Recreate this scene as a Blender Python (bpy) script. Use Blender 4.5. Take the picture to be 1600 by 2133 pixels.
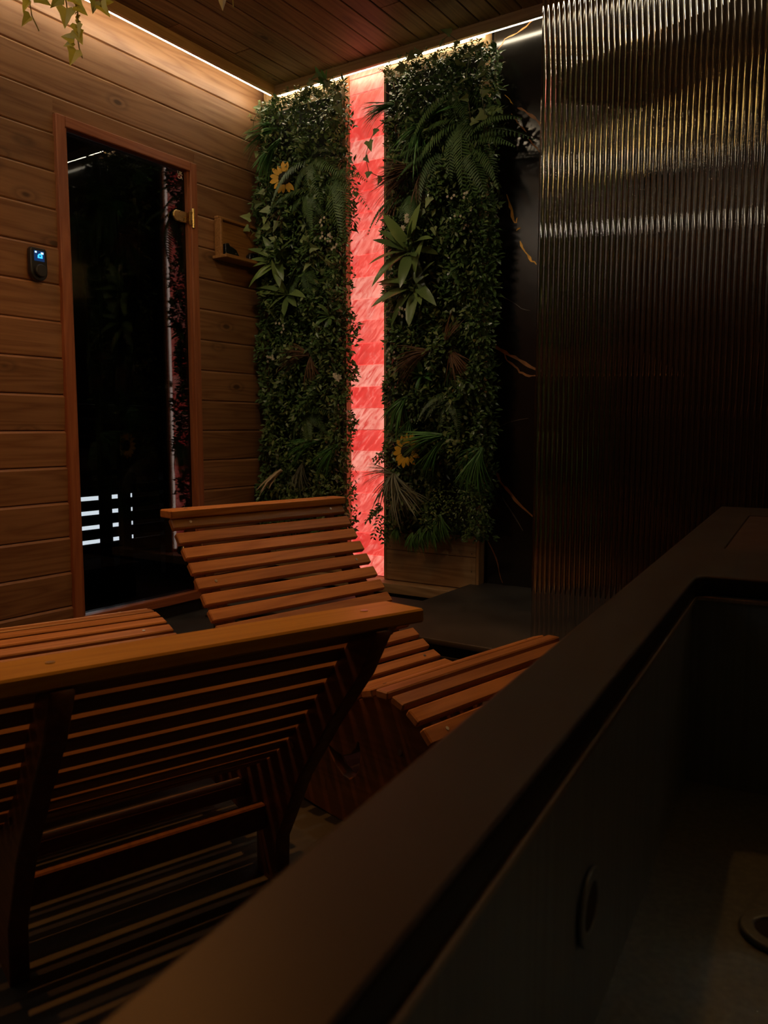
import bpy, bmesh, math, random
from mathutils import Vector, Matrix, Euler

for o in list(bpy.data.objects):
    bpy.data.objects.remove(o)
random.seed(7)
SC = bpy.context.scene
COL = SC.collection
R = math.radians

# ------------------------------------------------------------------ camera, world, exposure
cam_d = bpy.data.cameras.new('camera')
cam = bpy.data.objects.new('camera', cam_d)
COL.objects.link(cam)
cam.location = (0, 0, 0.86)
cam.rotation_euler = (R(90 - 5.949), 0, R(33.428))
cam_d.sensor_fit = 'HORIZONTAL'
cam_d.sensor_width = 36
cam_d.lens = 36 * 1665 / 1600
cam_d.clip_start = 0.02
cam_d.dof.use_dof = True
cam_d.dof.focus_distance = 2.6
cam_d.dof.aperture_fstop = 13.0
SC.camera = cam

world = bpy.data.worlds.new('world')
SC.world = world
world.use_nodes = True
world.node_tree.nodes['Background'].inputs[0].default_value = (0.010, 0.009, 0.008, 1)
world.node_tree.nodes['Background'].inputs[1].default_value = 0.15

vs = SC.view_settings
vs.view_transform = 'Standard'
vs.look = 'None'
vs.exposure = 0.0
vs.gamma = 1.0
vs.use_curve_mapping = False
SC.cycles.adaptive_threshold = 0.06
SC.cycles.max_bounces = 6
SC.cycles.diffuse_bounces = 3
SC.cycles.glossy_bounces = 3
SC.cycles.transmission_bounces = 5
SC.cycles.caustics_refractive = False

LED_STRENGTH = 38.0         # cove LED tape
LED_COL = (1.0, 0.86, 0.62)
SPOT_W = 62.0               # recessed amber downlights
SPOT_COL = (1.0, 0.34, 0.060)
BAND_LIGHT = 17.0                # linear lights added for the bands in the glass
SALT_STRENGTH = 0.95

# ------------------------------------------------------------------ measures of the room (m)
XL, XR, YF, YB = -2.79, 1.15, -1.72, 3.18
ZC = 2.64                   # structural ceiling above the dropped canopy
CX0, CX1, CY0, CY1 = -2.69, 1.05, -1.60, 3.105
ZT, ZBRD = 2.463, 2.503     # underside of canopy trim / of canopy boards

# ------------------------------------------------------------------ helpers: properties
def tag(o, label=None, cat=None, group=None, kind=None):
    if label: o['label'] = label
    if cat: o['category'] = cat
    if group: o['group'] = group
    if kind: o['kind'] = kind
    return o

def empty(name, loc=(0, 0, 0), rz=0.0, parent=None):
    o = bpy.data.objects.new(name, None)
    o.empty_display_size = 0.05
    o.location = loc
    o.rotation_euler = (0, 0, rz)
    COL.objects.link(o)
    if parent: o.parent = parent
    return o

def link(name, me, mat=None, parent=None, loc=(0, 0, 0), rot=(0, 0, 0), mw=None):
    if mat is not None and not me.materials:
        me.materials.append(mat)
    o = bpy.data.objects.new(name, me)
    COL.objects.link(o)
    if mw is not None:
        o.matrix_local = mw
    else:
        o.location = loc
        o.rotation_euler = rot
    if parent:
        o.parent = parent
        if mw is not None:
            o.matrix_local = mw
    return o

# ------------------------------------------------------------------ helpers: meshes
_cache = {}
def box_mesh(sx, sy, sz, bev=0.0, key=''):
    k = (round(sx, 4), round(sy, 4), round(sz, 4), bev, key)
    if k in _cache: return _cache[k]
    bm = bmesh.new()
    bmesh.ops.create_cube(bm, size=1.0)
    bmesh.ops.scale(bm, vec=(sx, sy, sz), verts=bm.verts)
    if bev > 0:
        bmesh.ops.bevel(bm, geom=bm.edges[:], offset=bev, segments=1, affect='EDGES', profile=0.5)
    me = bpy.data.meshes.new('box')
    bm.to_mesh(me); bm.free()
    _cache[k] = me
    return me

def box(name, size, loc, mat, parent=None, bev=0.0, rot=(0, 0, 0)):
    return link(name, box_mesh(*size, bev=bev, key=mat.name), mat, parent, loc, rot)

def span(name, x0, x1, y0, y1, z0, z1, mat, parent=None, bev=0.0):
    return box(name, (x1 - x0, y1 - y0, z1 - z0), ((x0 + x1) / 2, (y0 + y1) / 2, (z0 + z1) / 2), mat, parent, bev)

def pydata(name, V, F, smooth=False):
    me = bpy.data.meshes.new(name)
    me.from_pydata([tuple(v) for v in V], [], F)
    me.update()
    if smooth:
        for p in me.polygons: p.use_smooth = True
    return me

def cyl_mesh(r, h, seg=20, r2=None, bev=0.0, key=''):
    k = ('c', r, h, seg, r2, bev, key)
    if k in _cache: return _cache[k]
    bm = bmesh.new()
    bmesh.ops.create_cone(bm, cap_ends=True, segments=seg, radius1=r, radius2=r if r2 is None else r2, depth=h)
    if bev > 0:
        ed = [e for e in bm.edges if abs(e.verts[0].co.z - e.verts[1].co.z) < 1e-6]
        bmesh.ops.bevel(bm, geom=ed, offset=bev, segments=2, affect='EDGES', profile=0.5)
    me = bpy.data.meshes.new('cyl')
    bm.to_mesh(me); bm.free()
    _cache[k] = me
    return me

def prism_curve(name, loops, thick, bev=0.0, res=1):
    """flat outline (list of closed loops, holes allowed) in the XY plane, extruded to +-thick/2 along Z"""
    cu = bpy.data.curves.new(name, 'CURVE')
    cu.dimensions = '2D'
    cu.fill_mode = 'BOTH'
    cu.extrude = thick / 2 - bev
    cu.bevel_depth = bev
    cu.bevel_resolution = res
    for lp in loops:
        s = cu.splines.new('POLY')
        s.points.add(len(lp) - 1)
        for p, q in zip(s.points, lp): p.co = (q[0], q[1], 0, 1)
        s.use_cyclic_u = True
    t = bpy.data.objects.new('tmp', cu)
    me = bpy.data.meshes.new_from_object(t)
    bpy.data.objects.remove(t)
    bpy.data.curves.remove(cu)
    me.name = name
    return me

def tube_mesh(pts, r, seg=6, r1=None, name='tube'):
    pts = [Vector(p) for p in pts]
    V, F = [], []
    n = len(pts)
    for i, p in enumerate(pts):
        d = (pts[min(i + 1, n - 1)] - pts[max(i - 1, 0)]).normalized()
        a = d.cross(Vector((0, 0, 1)))
        if a.length < 1e-3: a = d.cross(Vector((1, 0, 0)))
        a.normalize(); b = d.cross(a)
        rr = r if r1 is None else r + (r1 - r) * i / (n - 1)
        for k in range(seg):
            t = 2 * math.pi * k / seg
            V.append(p + (a * math.cos(t) + b * math.sin(t)) * rr)
    for i in range(n - 1):
        for k in range(seg):
            k2 = (k + 1) % seg
            F.append((i * seg + k, i * seg + k2, (i + 1) * seg + k2, (i + 1) * seg + k))
    F.append(tuple(range(seg - 1, -1, -1)))
    F.append(tuple(range((n - 1) * seg, n * seg)))
    return pydata(name, V, F, True)

def frame_m(loc, d, nrm=(0, -1, 0), s=1.0):
    """matrix: local x along d, local z towards nrm"""
    x = Vector(d).normalized()
    z = Vector(nrm) - x * x.dot(Vector(nrm))
    if z.length < 1e-4: z = x.orthogonal()
    z.normalize()
    y = z.cross(x)
    m = Matrix((x, y, z)).transposed().to_4x4()
    return Matrix.Translation(Vector(loc)) @ m @ Matrix.Scale(s, 4)

# ------------------------------------------------------------------ materials
class NT:
    def __init__(s, name):
        s.m = bpy.data.materials.new(name)
        s.m.use_nodes = True
        s.t = s.m.node_tree
        s.b = s.t.nodes['Principled BSDF']
        s.out = s.t.nodes['Material Output']
    def n(s, typ, **kw):
        nd = s.t.nodes.new(typ)
        for k, v in kw.items(): setattr(nd, k, v)
        return nd
    def l(s, a, b): s.t.links.new(a, b)
    def set(s, **kw):
        for k, v in kw.items():
            s.b.inputs[k.replace('_', ' ')].default_value = v

def ramp(nt, fac, stops):
    r = nt.n('ShaderNodeValToRGB')
    e = r.color_ramp.elements
    while len(e) < len(stops): e.new(0.5)
    for el, (p, c) in zip(e, stops):
        el.position = p
        el.color = (*c, 1) if len(c) == 3 else c
    nt.l(fac, r.inputs[0])
    return r.outputs[0]

def plain(name, col, rough=0.5, metal=0.0, noise=0.0, scale=30.0, spec=0.5, coat=0.0):
    nt = NT(name)
    nt.set(Base_Color=(*col, 1), Roughness=rough, Metallic=metal)
    nt.b.inputs['Specular IOR Level'].default_value = spec
    nt.b.inputs['Coat Weight'].default_value = coat
    if noise:
        tc = nt.n('ShaderNodeTexCoord')
        nz = nt.n('ShaderNodeTexNoise')
        nz.inputs['Scale'].default_value = scale
        nz.inputs['Detail'].default_value = 4
        nt.l(tc.outputs['Object'], nz.inputs['Vector'])
        lo = tuple(c * (1 - noise) for c in col); hi = tuple(min(1, c * (1 + noise)) for c in col)
        nt.l(ramp(nt, nz.outputs['Fac'], [(0.3, lo), (0.7, hi)]), nt.b.inputs['Base Color'])
        mr = nt.n('ShaderNodeMapRange')
        mr.inputs['To Min'].default_value = max(0.03, rough - 0.08); mr.inputs['To Max'].default_value = rough + 0.1
        nt.l(nz.outputs['Fac'], mr.inputs['Value']); nt.l(mr.outputs[0], nt.b.inputs['Roughness'])
    return nt.m

def wood(name, light, dark, axis='X', rough=0.5, knots=True, grain=1.0, var=0.25, knotcol=None, coat=0.0):
    """timber: growth-ring streaks along one axis, cathedral figure, knots, board-to-board tone"""
    nt = NT(name)
    tc = nt.n('ShaderNodeTexCoord'); oi = nt.n('ShaderNodeObjectInfo')
    off = nt.n('ShaderNodeVectorMath', operation='MULTIPLY_ADD')
    cmb = nt.n('ShaderNodeCombineXYZ')
    for i in range(3): nt.l(oi.outputs['Random'], cmb.inputs[i])
    nt.l(cmb.outputs[0], off.inputs[0]); off.inputs[1].default_value = (17.3, 31.7, 23.9)
    nt.l(tc.outputs['Object'], off.inputs[2])
    def mapped(along, across):
        mp = nt.n('ShaderNodeMapping')
        s = {'X': (along, across, across), 'Y': (across, along, across), 'Z': (across, across, along)}[axis]
        mp.inputs['Scale'].default_value = s
        nt.l(off.outputs[0], mp.inputs['Vector'])
        return mp.outputs[0]
    # slow warp that makes the cathedral figure
    w = nt.n('ShaderNodeTexNoise'); w.inputs['Scale'].default_value = 1.0; w.inputs['Detail'].default_value = 2
    nt.l(mapped(0.75 * grain, 11 * grain), w.inputs['Vector'])
    mul = nt.n('ShaderNodeMath', operation='MULTIPLY'); mul.inputs[1].default_value = 9.0
    nt.l(w.outputs['Fac'], mul.inputs[0])
    fr = nt.n('ShaderNodeMath', operation='PINGPONG'); fr.inputs[1].default_value = 0.5
    nt.l(mul.outputs[0], fr.inputs[0])
    g = nt.n('ShaderNodeTexNoise'); g.inputs['Scale'].default_value = 1.0; g.inputs['Detail'].default_value = 5; g.inputs['Roughness'].default_value = 0.65
    nt.l(mapped(5 * grain, 150 * grain), g.inputs['Vector'])
    mx = nt.n('ShaderNodeMix'); mx.inputs[0].default_value = 0.45
    nt.l(fr.outputs[0], mx.inputs[2]); nt.l(g.outputs['Fac'], mx.inputs[3])
    mid = tuple((a * 0.6 + b * 0.4) for a, b in zip(light, dark))
    base = ramp(nt, mx.outputs[0], [(0.18, dark), (0.40, mid), (0.62, light)])
    if knots:
        v = nt.n('ShaderNodeTexVoronoi', feature='F1'); v.inputs['Scale'].default_value = 1.0; v.inputs['Randomness'].default_value = 1.0
        nt.l(mapped(2.9 * grain, 6.0 * grain), v.inputs['Vector'])
        k = ramp(nt, v.outputs['Distance'], [(0.0, (1, 1, 1)), (0.05, (0.9, 0.9, 0.9)), (0.075, (0.25, 0.25, 0.25)), (0.10, (0.05, 0.05, 0.05)), (0.13, (0.40, 0.40, 0.40)), (0.20, (0.0, 0.0, 0.0))])
        kc = knotcol or tuple(c * 0.3 for c in dark)
        km = nt.n('ShaderNodeMix', data_type='RGBA'); km.inputs[7].default_value = (*kc, 1)
        nt.l(k, km.inputs[0]); nt.l(base, km.inputs[6]); base = km.outputs[2]
    hv = nt.n('ShaderNodeHueSaturation')
    mr = nt.n('ShaderNodeMapRange'); mr.inputs['To Min'].default_value = 1 - var; mr.inputs['To Max'].default_value = 1 + var
    wn = nt.n('ShaderNodeTexWhiteNoise', noise_dimensions='1D'); nt.l(oi.outputs['Random'], wn.inputs['W'])
    nt.l(wn.outputs['Value'], mr.inputs['Value']); nt.l(mr.outputs[0], hv.inputs['Value'])
    nt.l(base, hv.inputs['Color']); nt.l(hv.outputs[0], nt.b.inputs['Base Color'])
    rr = nt.n('ShaderNodeMapRange'); rr.inputs['To Min'].default_value = rough + 0.1; rr.inputs['To Max'].default_value = rough - 0.08
    nt.l(g.outputs['Fac'], rr.inputs['Value']); nt.l(rr.outputs[0], nt.b.inputs['Roughness'])
    bp = nt.n('ShaderNodeBump'); bp.inputs['Strength'].default_value = 0.12; bp.inputs['Distance'].default_value = 0.002
    nt.l(mx.outputs[0], bp.inputs['Height']); nt.l(bp.outputs[0], nt.b.inputs['Normal'])
    nt.b.inputs['Coat Weight'].default_value = coat
    return nt.m

def emit(name, col, strength):
    nt = NT(name)
    nt.set(Base_Color=(0, 0, 0, 1), Roughness=0.6)
    nt.b.inputs['Emission Color'].default_value = (*col, 1)
    nt.b.inputs['Emission Strength'].default_value = strength
    return nt.m

def leafmat(name, col, rough=0.42, var=0.35):
    nt = NT(name)
    at = nt.n('ShaderNodeAttribute', attribute_name='tint')
    oi = nt.n('ShaderNodeObjectInfo')
    ad = nt.n('ShaderNodeMath', operation='ADD'); nt.l(at.outputs['Fac'], ad.inputs[0]); nt.l(oi.outputs['Random'], ad.inputs[1])
    fr = nt.n('ShaderNodeMath', operation='FRACT'); nt.l(ad.outputs[0], fr.inputs[0])
    lo = tuple(c * (1 - var) for c in col); hi = (col[0] * (1 + var) + 0.01, col[1] * (1 + var * 0.8), col[2] * (1 + var * 0.4))
    nt.l(ramp(nt, fr.outputs[0], [(0.0, lo), (1.0, hi)]), nt.b.inputs['Base Color'])
    nt.set(Roughness=rough)
    nt.b.inputs['Specular IOR Level'].default_value = 0.45
    return nt.m

M = {}
M['cladding'] = wood('stained_spruce_cladding', (0.35, 0.182, 0.088), (0.20, 0.090, 0.038), 'Y', rough=0.46, var=0.12, knotcol=(0.07, 0.035, 0.018))
M['canopy'] = wood('thermo_pine_boards', (0.34, 0.21, 0.105), (0.17, 0.095, 0.045), 'Y', rough=0.55, var=0.25)
M['canopy_trim_x'] = wood('canopy_trim_timber_x', (0.52, 0.33, 0.15), (0.36, 0.21, 0.085), 'X', rough=0.5, knots=False)
M['canopy_trim_y'] = wood('canopy_trim_timber_y', (0.52, 0.33, 0.15), (0.36, 0.21, 0.085), 'Y', rough=0.5, knots=False)
M['door_timber'] = wood('red_cedar_frame', (0.38, 0.135, 0.055), (0.26, 0.08, 0.03), 'Z', rough=0.4, knots=False, var=0.06)
M['door_timber_y'] = wood('red_cedar_frame_head', (0.38, 0.135, 0.055), (0.26, 0.08, 0.03), 'Y', rough=0.4, knots=False, var=0.06)
M['pale_board'] = wood('larch_backing_boards', (0.46, 0.32, 0.16), (0.27, 0.17, 0.075), 'X', rough=0.55, var=0.15)
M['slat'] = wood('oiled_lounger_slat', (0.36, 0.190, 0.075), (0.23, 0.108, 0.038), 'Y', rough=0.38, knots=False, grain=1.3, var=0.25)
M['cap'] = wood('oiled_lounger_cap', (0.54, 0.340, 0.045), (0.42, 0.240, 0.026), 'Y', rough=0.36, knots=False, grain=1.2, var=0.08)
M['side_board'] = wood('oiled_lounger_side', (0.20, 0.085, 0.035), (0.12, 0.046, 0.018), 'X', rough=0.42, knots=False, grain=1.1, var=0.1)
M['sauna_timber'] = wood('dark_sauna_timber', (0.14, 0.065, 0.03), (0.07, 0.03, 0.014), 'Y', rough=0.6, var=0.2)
M['shelf_timber'] = wood('golden_shelf_timber', (0.42, 0.20, 0.06), (0.24, 0.10, 0.026), 'Y', rough=0.5, knots=False, grain=1.6, var=0.1)
M['bamboo'] = plain('reflection_cane', (0.30, 0.24, 0.11), 0.4, noise=0.2)
M['black_plastic'] = plain('black_plastic', (0.012, 0.012, 0.013), 0.35)
M['black_matte'] = plain('matte_black_paint', (0.008, 0.008, 0.008), 0.7, noise=0.2, scale=8)
M['knob'] = plain('knob_rubber', (0.02, 0.02, 0.02), 0.45)
M['brass'] = plain('brushed_brass', (0.62, 0.44, 0.17), 0.28, metal=1.0, noise=0.12, scale=60)
M['steel_screw'] = plain('screw_steel', (0.6, 0.58, 0.55), 0.3, metal=1.0)
M['steel_dark'] = plain('dark_metal', (0.05, 0.05, 0.05), 0.35, metal=0.6)
M['slate'] = plain('slate_floor', (0.030, 0.034, 0.038), 0.55, noise=0.35, scale=7)
M['tray'] = plain('slate_platform', (0.034, 0.033, 0.030), 0.48, noise=0.25, scale=6)
M['tub_body'] = plain('bronze_black_tub', (0.012, 0.0100, 0.0065), 0.42, noise=0.10, scale=5, spec=0.22)
M['hatch'] = plain('brown_hatch', (0.022, 0.014, 0.011), 0.46, noise=0.12, scale=18, spec=0.3)
M['white_print'] = plain('white_print', (0.8, 0.76, 0.7), 0.5)
M['ceiling'] = plain('ceiling_paint', (0.20, 0.17, 0.13), 0.8, noise=0.08)
M['rear_wood'] = wood('rear_cladding', (0.30, 0.150, 0.055), (0.17, 0.075, 0.024), 'X', rough=0.5, knots=True)
M['led'] = emit('led_tape', LED_COL, LED_STRENGTH)
M['led_white'] = emit('led_tape_white', (1.0, 0.74, 0.62), 2.6)
M['band_light'] = emit('band_light_diffuser', (1.0, 0.88, 0.72), BAND_LIGHT)
M['glow_tile'] = emit('band_glow_tile', (1.0, 0.58, 0.16), 20.0)  # glow of the added panel behind the golden band
M['band_light_rear'] = emit('band_light_diffuser_rear', (1.0, 0.88, 0.72), BAND_LIGHT * 0.75)
M['lens'] = emit('downlight_lens', SPOT_COL, 6.0)
M['screen_blue'] = emit('lcd_blue', (0.03, 0.35, 1.0), 2.2)
M['screen_white'] = emit('lcd_white', (0.45, 0.75, 1.0), 2.2)
M['screen_dim'] = emit('lcd_dim', (0.0, 0.03, 0.12), 0.8)
M['slit_glow'] = emit('slit_glow', (0.85, 0.95, 1.0), 2.6)

def brushed(name, col, rough, axis, metal=0.85):
    nt = NT(name)
    nt.set(Metallic=metal)
    tc = nt.n('ShaderNodeTexCoord'); mp = nt.n('ShaderNodeMapping')
    mp.inputs['Scale'].default_value = {'X': (3, 160, 160), 'Y': (160, 3, 160), 'Z': (160, 160, 3)}[axis]
    nt.l(tc.outputs['Object'], mp.inputs[0])
    nz = nt.n('ShaderNodeTexNoise'); nz.inputs['Scale'].default_value = 1; nz.inputs['Detail'].default_value = 4
    nt.l(mp.outputs[0], nz.inputs['Vector'])
    n2 = nt.n('ShaderNodeTexNoise'); n2.inputs['Scale'].default_value = 5; n2.inputs['Detail'].default_value = 5
    nt.l(tc.outputs['Object'], n2.inputs['Vector'])
    mr = nt.n('ShaderNodeMapRange'); mr.inputs['To Min'].default_value = rough - 0.1; mr.inputs['To Max'].default_value = rough + 0.14
    nt.l(n2.outputs['Fac'], mr.inputs['Value']); nt.l(mr.outputs[0], nt.b.inputs['Roughness'])
    nt.l(ramp(nt, nz.outputs['Fac'], [(0.3, tuple(c * 0.85 for c in col)), (0.7, tuple(c * 1.15 for c in col))]), nt.b.inputs['Base Color'])
    bp = nt.n('ShaderNodeBump'); bp.inputs['Strength'].default_value = 0.05; bp.inputs['Distance'].default_value = 0.001
    nt.l(nz.outputs['Fac'], bp.inputs['Height']); nt.l(bp.outputs[0], nt.b.inputs['Normal'])
    return nt.m
M['basin'] = brushed('brushed_dark_steel', (0.19, 0.26, 0.32), 0.42, 'Z', 0.45)
M['basin_lip'] = brushed('basin_lip_steel', (0.42, 0.36, 0.29), 0.35, 'Y', 0.9)

def marble():
    nt = NT('black_marble')
    tc = nt.n('ShaderNodeTexCoord')
    nz = nt.n('ShaderNodeTexNoise'); nz.inputs['Scale'].default_value = 2.2; nz.inputs['Detail'].default_value = 8; nz.inputs['Distortion'].default_value = 1.5
    nt.l(tc.outputs['Object'], nz.inputs['Vector'])
    nt.l(ramp(nt, nz.outputs['Fac'], [(0.3, (0.006, 0.005, 0.004)), (0.6, (0.012, 0.009, 0.007)), (0.8, (0.02, 0.014, 0.010))]), nt.b.inputs['Base Color'])
    n2 = nt.n('ShaderNodeTexNoise'); n2.inputs['Scale'].default_value = 9; n2.inputs['Detail'].default_value = 6
    nt.l(tc.outputs['Object'], n2.inputs['Vector'])
    mr = nt.n('ShaderNodeMapRange'); mr.inputs['To Min'].default_value = 0.14; mr.inputs['To Max'].default_value = 0.22
    nt.l(n2.outputs['Fac'], mr.inputs['Value']); nt.l(mr.outputs[0], nt.b.inputs['Roughness'])
    return nt.m
M['marble'] = marble()
M['vein_gold'] = plain('gold_vein', (0.80, 0.42, 0.06), 0.35, metal=0.3, noise=0.25, scale=40)
M['vein_amber'] = plain('amber_vein', (0.42, 0.17, 0.045), 0.4, noise=0.3, scale=40)
M['vein_grey'] = plain('grey_vein', (0.12, 0.10, 0.08), 0.4, noise=0.3, scale=40)

def glassmat(name, col, rough=0.0, ior=1.5):
    nt = NT(name)
    nt.set(Base_Color=(*col, 1), Roughness=rough, IOR=ior)
    nt.b.inputs['Transmission Weight'].default_value = 1.0
    return nt.m
M['fluted'] = glassmat('fluted_glass', (0.80, 0.76, 0.70), 0.02, 1.52)
M['door_glass'] = glassmat('smoked_door_glass', (0.30, 0.30, 0.31), 0.0)

def salt():
    nt = NT('backlit_salt_brick')
    tc = nt.n('ShaderNodeTexCoord'); oi = nt.n('ShaderNodeObjectInfo')
    off = nt.n('ShaderNodeVectorMath', operation='MULTIPLY_ADD')
    cmb = nt.n('ShaderNodeCombineXYZ')
    for i in range(3): nt.l(oi.outputs['Random'], cmb.inputs[i])
    nt.l(cmb.outputs[0], off.inputs[0]); off.inputs[1].default_value = (37.3, 11.7, 53.9)
    nt.l(tc.outputs['Object'], off.inputs[2])
    rot0 = nt.n('ShaderNodeMapping'); nt.l(off.outputs[0], rot0.inputs['Vector']); rot0.inputs['Rotation'].default_value = (0, -0.75, 0)
    rot = nt.n('ShaderNodeMapping'); nt.l(rot0.outputs[0], rot.inputs['Vector'])
    rot.inputs['Scale'].default_value = (52, 14, 13)
    nz = nt.n('ShaderNodeTexNoise'); nz.inputs['Scale'].default_value = 1.0; nz.inputs['Detail'].default_value = 7; nz.inputs['Roughness'].default_value = 0.62; nz.inputs['Distortion'].default_value = 0.8
    nt.l(rot.outputs[0], nz.inputs['Vector'])
    big = nt.n('ShaderNodeTexNoise'); big.inputs['Scale'].default_value = 11.0; big.inputs['Detail'].default_value = 3; big.inputs['Distortion'].default_value = 1.2
    nt.l(off.outputs[0], big.inputs['Vector'])
    pat = ramp(nt, nz.outputs['Fac'], [(0.28, (0.70, 0.70, 0.70)), (0.50, (0.95, 0.95, 0.95)), (0.72, (1.22, 1.22, 1.22))])
    # cloudy crystal: some zones paler, pigment veins redder
    pale = nt.n('ShaderNodeMix', data_type='RGBA'); pale.inputs[7].default_value = (0.98, 0.46, 0.37, 1)
    nt.l(ramp(nt, big.outputs['Fac'], [(0.50, (0, 0, 0)), (0.75, (0.5, 0.5, 0.5))]), pale.inputs[0]); nt.l(oi.outputs['Color'], pale.inputs[6])
    red = nt.n('ShaderNodeMix', data_type='RGBA'); red.inputs[7].default_value = (0.86, 0.050, 0.042, 1)
    nt.l(ramp(nt, nz.outputs['Fac'], [(0.34, (0.95, 0.95, 0.95)), (0.52, (0.12, 0.12, 0.12)), (0.64, (0, 0, 0))]), red.inputs[0]); 
    fine = nt.n('ShaderNodeMix', data_type='RGBA'); fine.inputs[7].default_value = (0.96, 0.36, 0.28, 1)
    nt.l(ramp(nt, nz.outputs['Fac'], [(0.54, (0, 0, 0)), (0.74, (0.6, 0.6, 0.6))]), fine.inputs[0]); nt.l(pale.outputs[2], fine.inputs[6])
    nt.l(fine.outputs[2], red.inputs[6])
    mul = nt.n('ShaderNodeMix', data_type='RGBA', blend_type='MULTIPLY'); mul.inputs[0].default_value = 1.0
    nt.l(red.outputs[2], mul.inputs[6]); nt.l(pat, mul.inputs[7])
    nt.l(mul.outputs[2], nt.b.inputs['Emission Color'])
    nt.b.inputs['Emission Strength'].default_value = SALT_STRENGTH
    nt.set(Base_Color=(0.45, 0.16, 0.12, 1), Roughness=0.5)
    return nt.m
M['salt'] = salt()

M['box'] = leafmat('boxwood_leaf', (0.085, 0.17, 0.055), 0.27)
M['box2'] = leafmat('pale_box_leaf', (0.15, 0.22, 0.075), 0.38)
M['fern'] = leafmat('fern_leaf', (0.07, 0.15, 0.045), 0.5)
M['grass'] = leafmat('grass_blade', (0.075, 0.24, 0.060), 0.38)
M['ivy'] = leafmat('ivy_leaf', (0.20, 0.28, 0.11), 0.40)
M['ivy_lit'] = leafmat('lit_ivy_leaf', (0.45, 0.43, 0.07), 0.45)  # lamp-lit yellow put into the ivy leaf colour
M['rosette'] = leafmat('broad_glossy_leaf', (0.15, 0.24, 0.075), 0.3)
M['dry'] = leafmat('dry_brown_grass', (0.15, 0.080, 0.035), 0.6)
M['pale'] = leafmat('straw_blade', (0.48, 0.40, 0.26), 0.55, var=0.2)
M['silver'] = leafmat('silver_airplant', (0.20, 0.23, 0.16), 0.5, var=0.25)
M['stem'] = plain('vine_stem', (0.10, 0.10, 0.04), 0.5)
M['petal'] = leafmat('sunflower_petal', (0.74, 0.44, 0.035), 0.5, var=0.18)
M['disc'] = plain('sunflower_disc', (0.018, 0.016, 0.008), 0.8, noise=0.5, scale=200)
M['white_flower'] = leafmat('white_flower', (0.55, 0.50, 0.36), 0.5, var=0.15)
M['bead'] = leafmat('yellow_green_bead', (0.22, 0.22, 0.05), 0.45)

# ================================================================== ROOM SHELL
tag(span('floor', XL - 0.1, XR, YF, YB + 0.02, -0.06, 0.0, M['slate']), kind='structure')
tag(span('ceiling', XL - 0.1, XR, YF, YB + 0.1, ZC, ZC + 0.06, M['ceiling']), kind='structure')
tag(span('wall_rear', XL - 0.1, XR, YF - 0.06, YF, -0.06, ZC, M['rear_wood']), kind='structure')
M['right_wood'] = wood('right_cladding', (0.36, 0.17, 0.055), (0.20, 0.085, 0.024), 'Y', rough=0.5)
tag(span('wall_right', XR, XR + 0.06, YF, YB, -0.06, ZC, M['right_wood']), kind='structure')
tag(span('wall_back', XL - 0.1, XR, YB + 0.02, YB + 0.1, -0.06, ZC, M['black_matte']), kind='structure')

# left wall: carcass around the doorway + one object for each cladding plank
DY0, DY1, DZ0, DZ1 = 1.952, 2.668, 0.06, 2.048
carc = []
def wall_left():
    bm = bmesh.new()
    def add(y0, y1, z0, z1):
        r = bmesh.ops.create_cube(bm, size=1.0)
        bmesh.ops.scale(bm, vec=(0.06, y1 - y0, z1 - z0), verts=r['verts'])
        bmesh.ops.translate(bm, vec=(XL - 0.05, (y0 + y1) / 2, (z0 + z1) / 2), verts=r['verts'])
    add(YF, DY0 + 0.01, 0, ZC); add(DY1 - 0.01, YB, 0, ZC); add(DY0 + 0.01, DY1 - 0.01, DZ1 - 0.01, ZC); add(DY0 + 0.01, DY1 - 0.01, 0, DZ0)
    me = bpy.data.meshes.new('wall_left')
    bm.to_mesh(me); bm.free()
    return link('wall_left', me, M['black_matte'])
wl = tag(wall_left(), kind='structure')
def plank(y0, y1, z0, z1, parent):
    """tongue-and-groove board: bevelled long edges and a recessed tongue gap"""
    g = 0.0012
    ch, cb = 0.0085, 0.004
    h0, h1 = z0 + g, z1 - g
    yc, zc = (y0 + y1) / 2, (z0 + z1) / 2
    a, b = y0 - yc, y1 - yc
    prof = [(-0.02, h0 - zc), (-0.006 - cb, h0 - zc), (-0.006, h0 - zc + cb), (0, h1 - zc - ch), (-ch, h1 - zc), (-0.02, h1 - zc)]
    V = [(x, a, z) for x, z in prof] + [(x, b, z) for x, z in prof]
    n = len(prof)
    F = [(i, i + 1, n + i + 1, n + i) for i in range(n - 1)] + [tuple(range(n - 1, -1, -1)), tuple(range(n, 2 * n)), (n - 1, 0, n, 2 * n - 1)]
    return link('plank', pydata('plank', V, F), M['cladding'], parent, (XL, yc, zc))
zs = [ZC - 0.005, 2.397]
while zs[-1] > 0.15: zs.append(zs[-1] - 0.1405)
zs.append(0.0)
for z1, z0 in zip(zs, zs[1:]):
    if z0 >= DZ1 or (z1 > DZ1 > z0 and False):
        plank(YF, YB, z0, z1, wl)
    elif z1 > DZ1:
        plank(YF, DY0, z0, z1, wl); plank(DY1, YB, z0, z1, wl)
        plank(DY0, DY1, DZ1, z1, wl)
    else:
        plank(YF, DY0, z0, z1, wl); plank(DY1, YB, z0, z1, wl)

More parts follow.
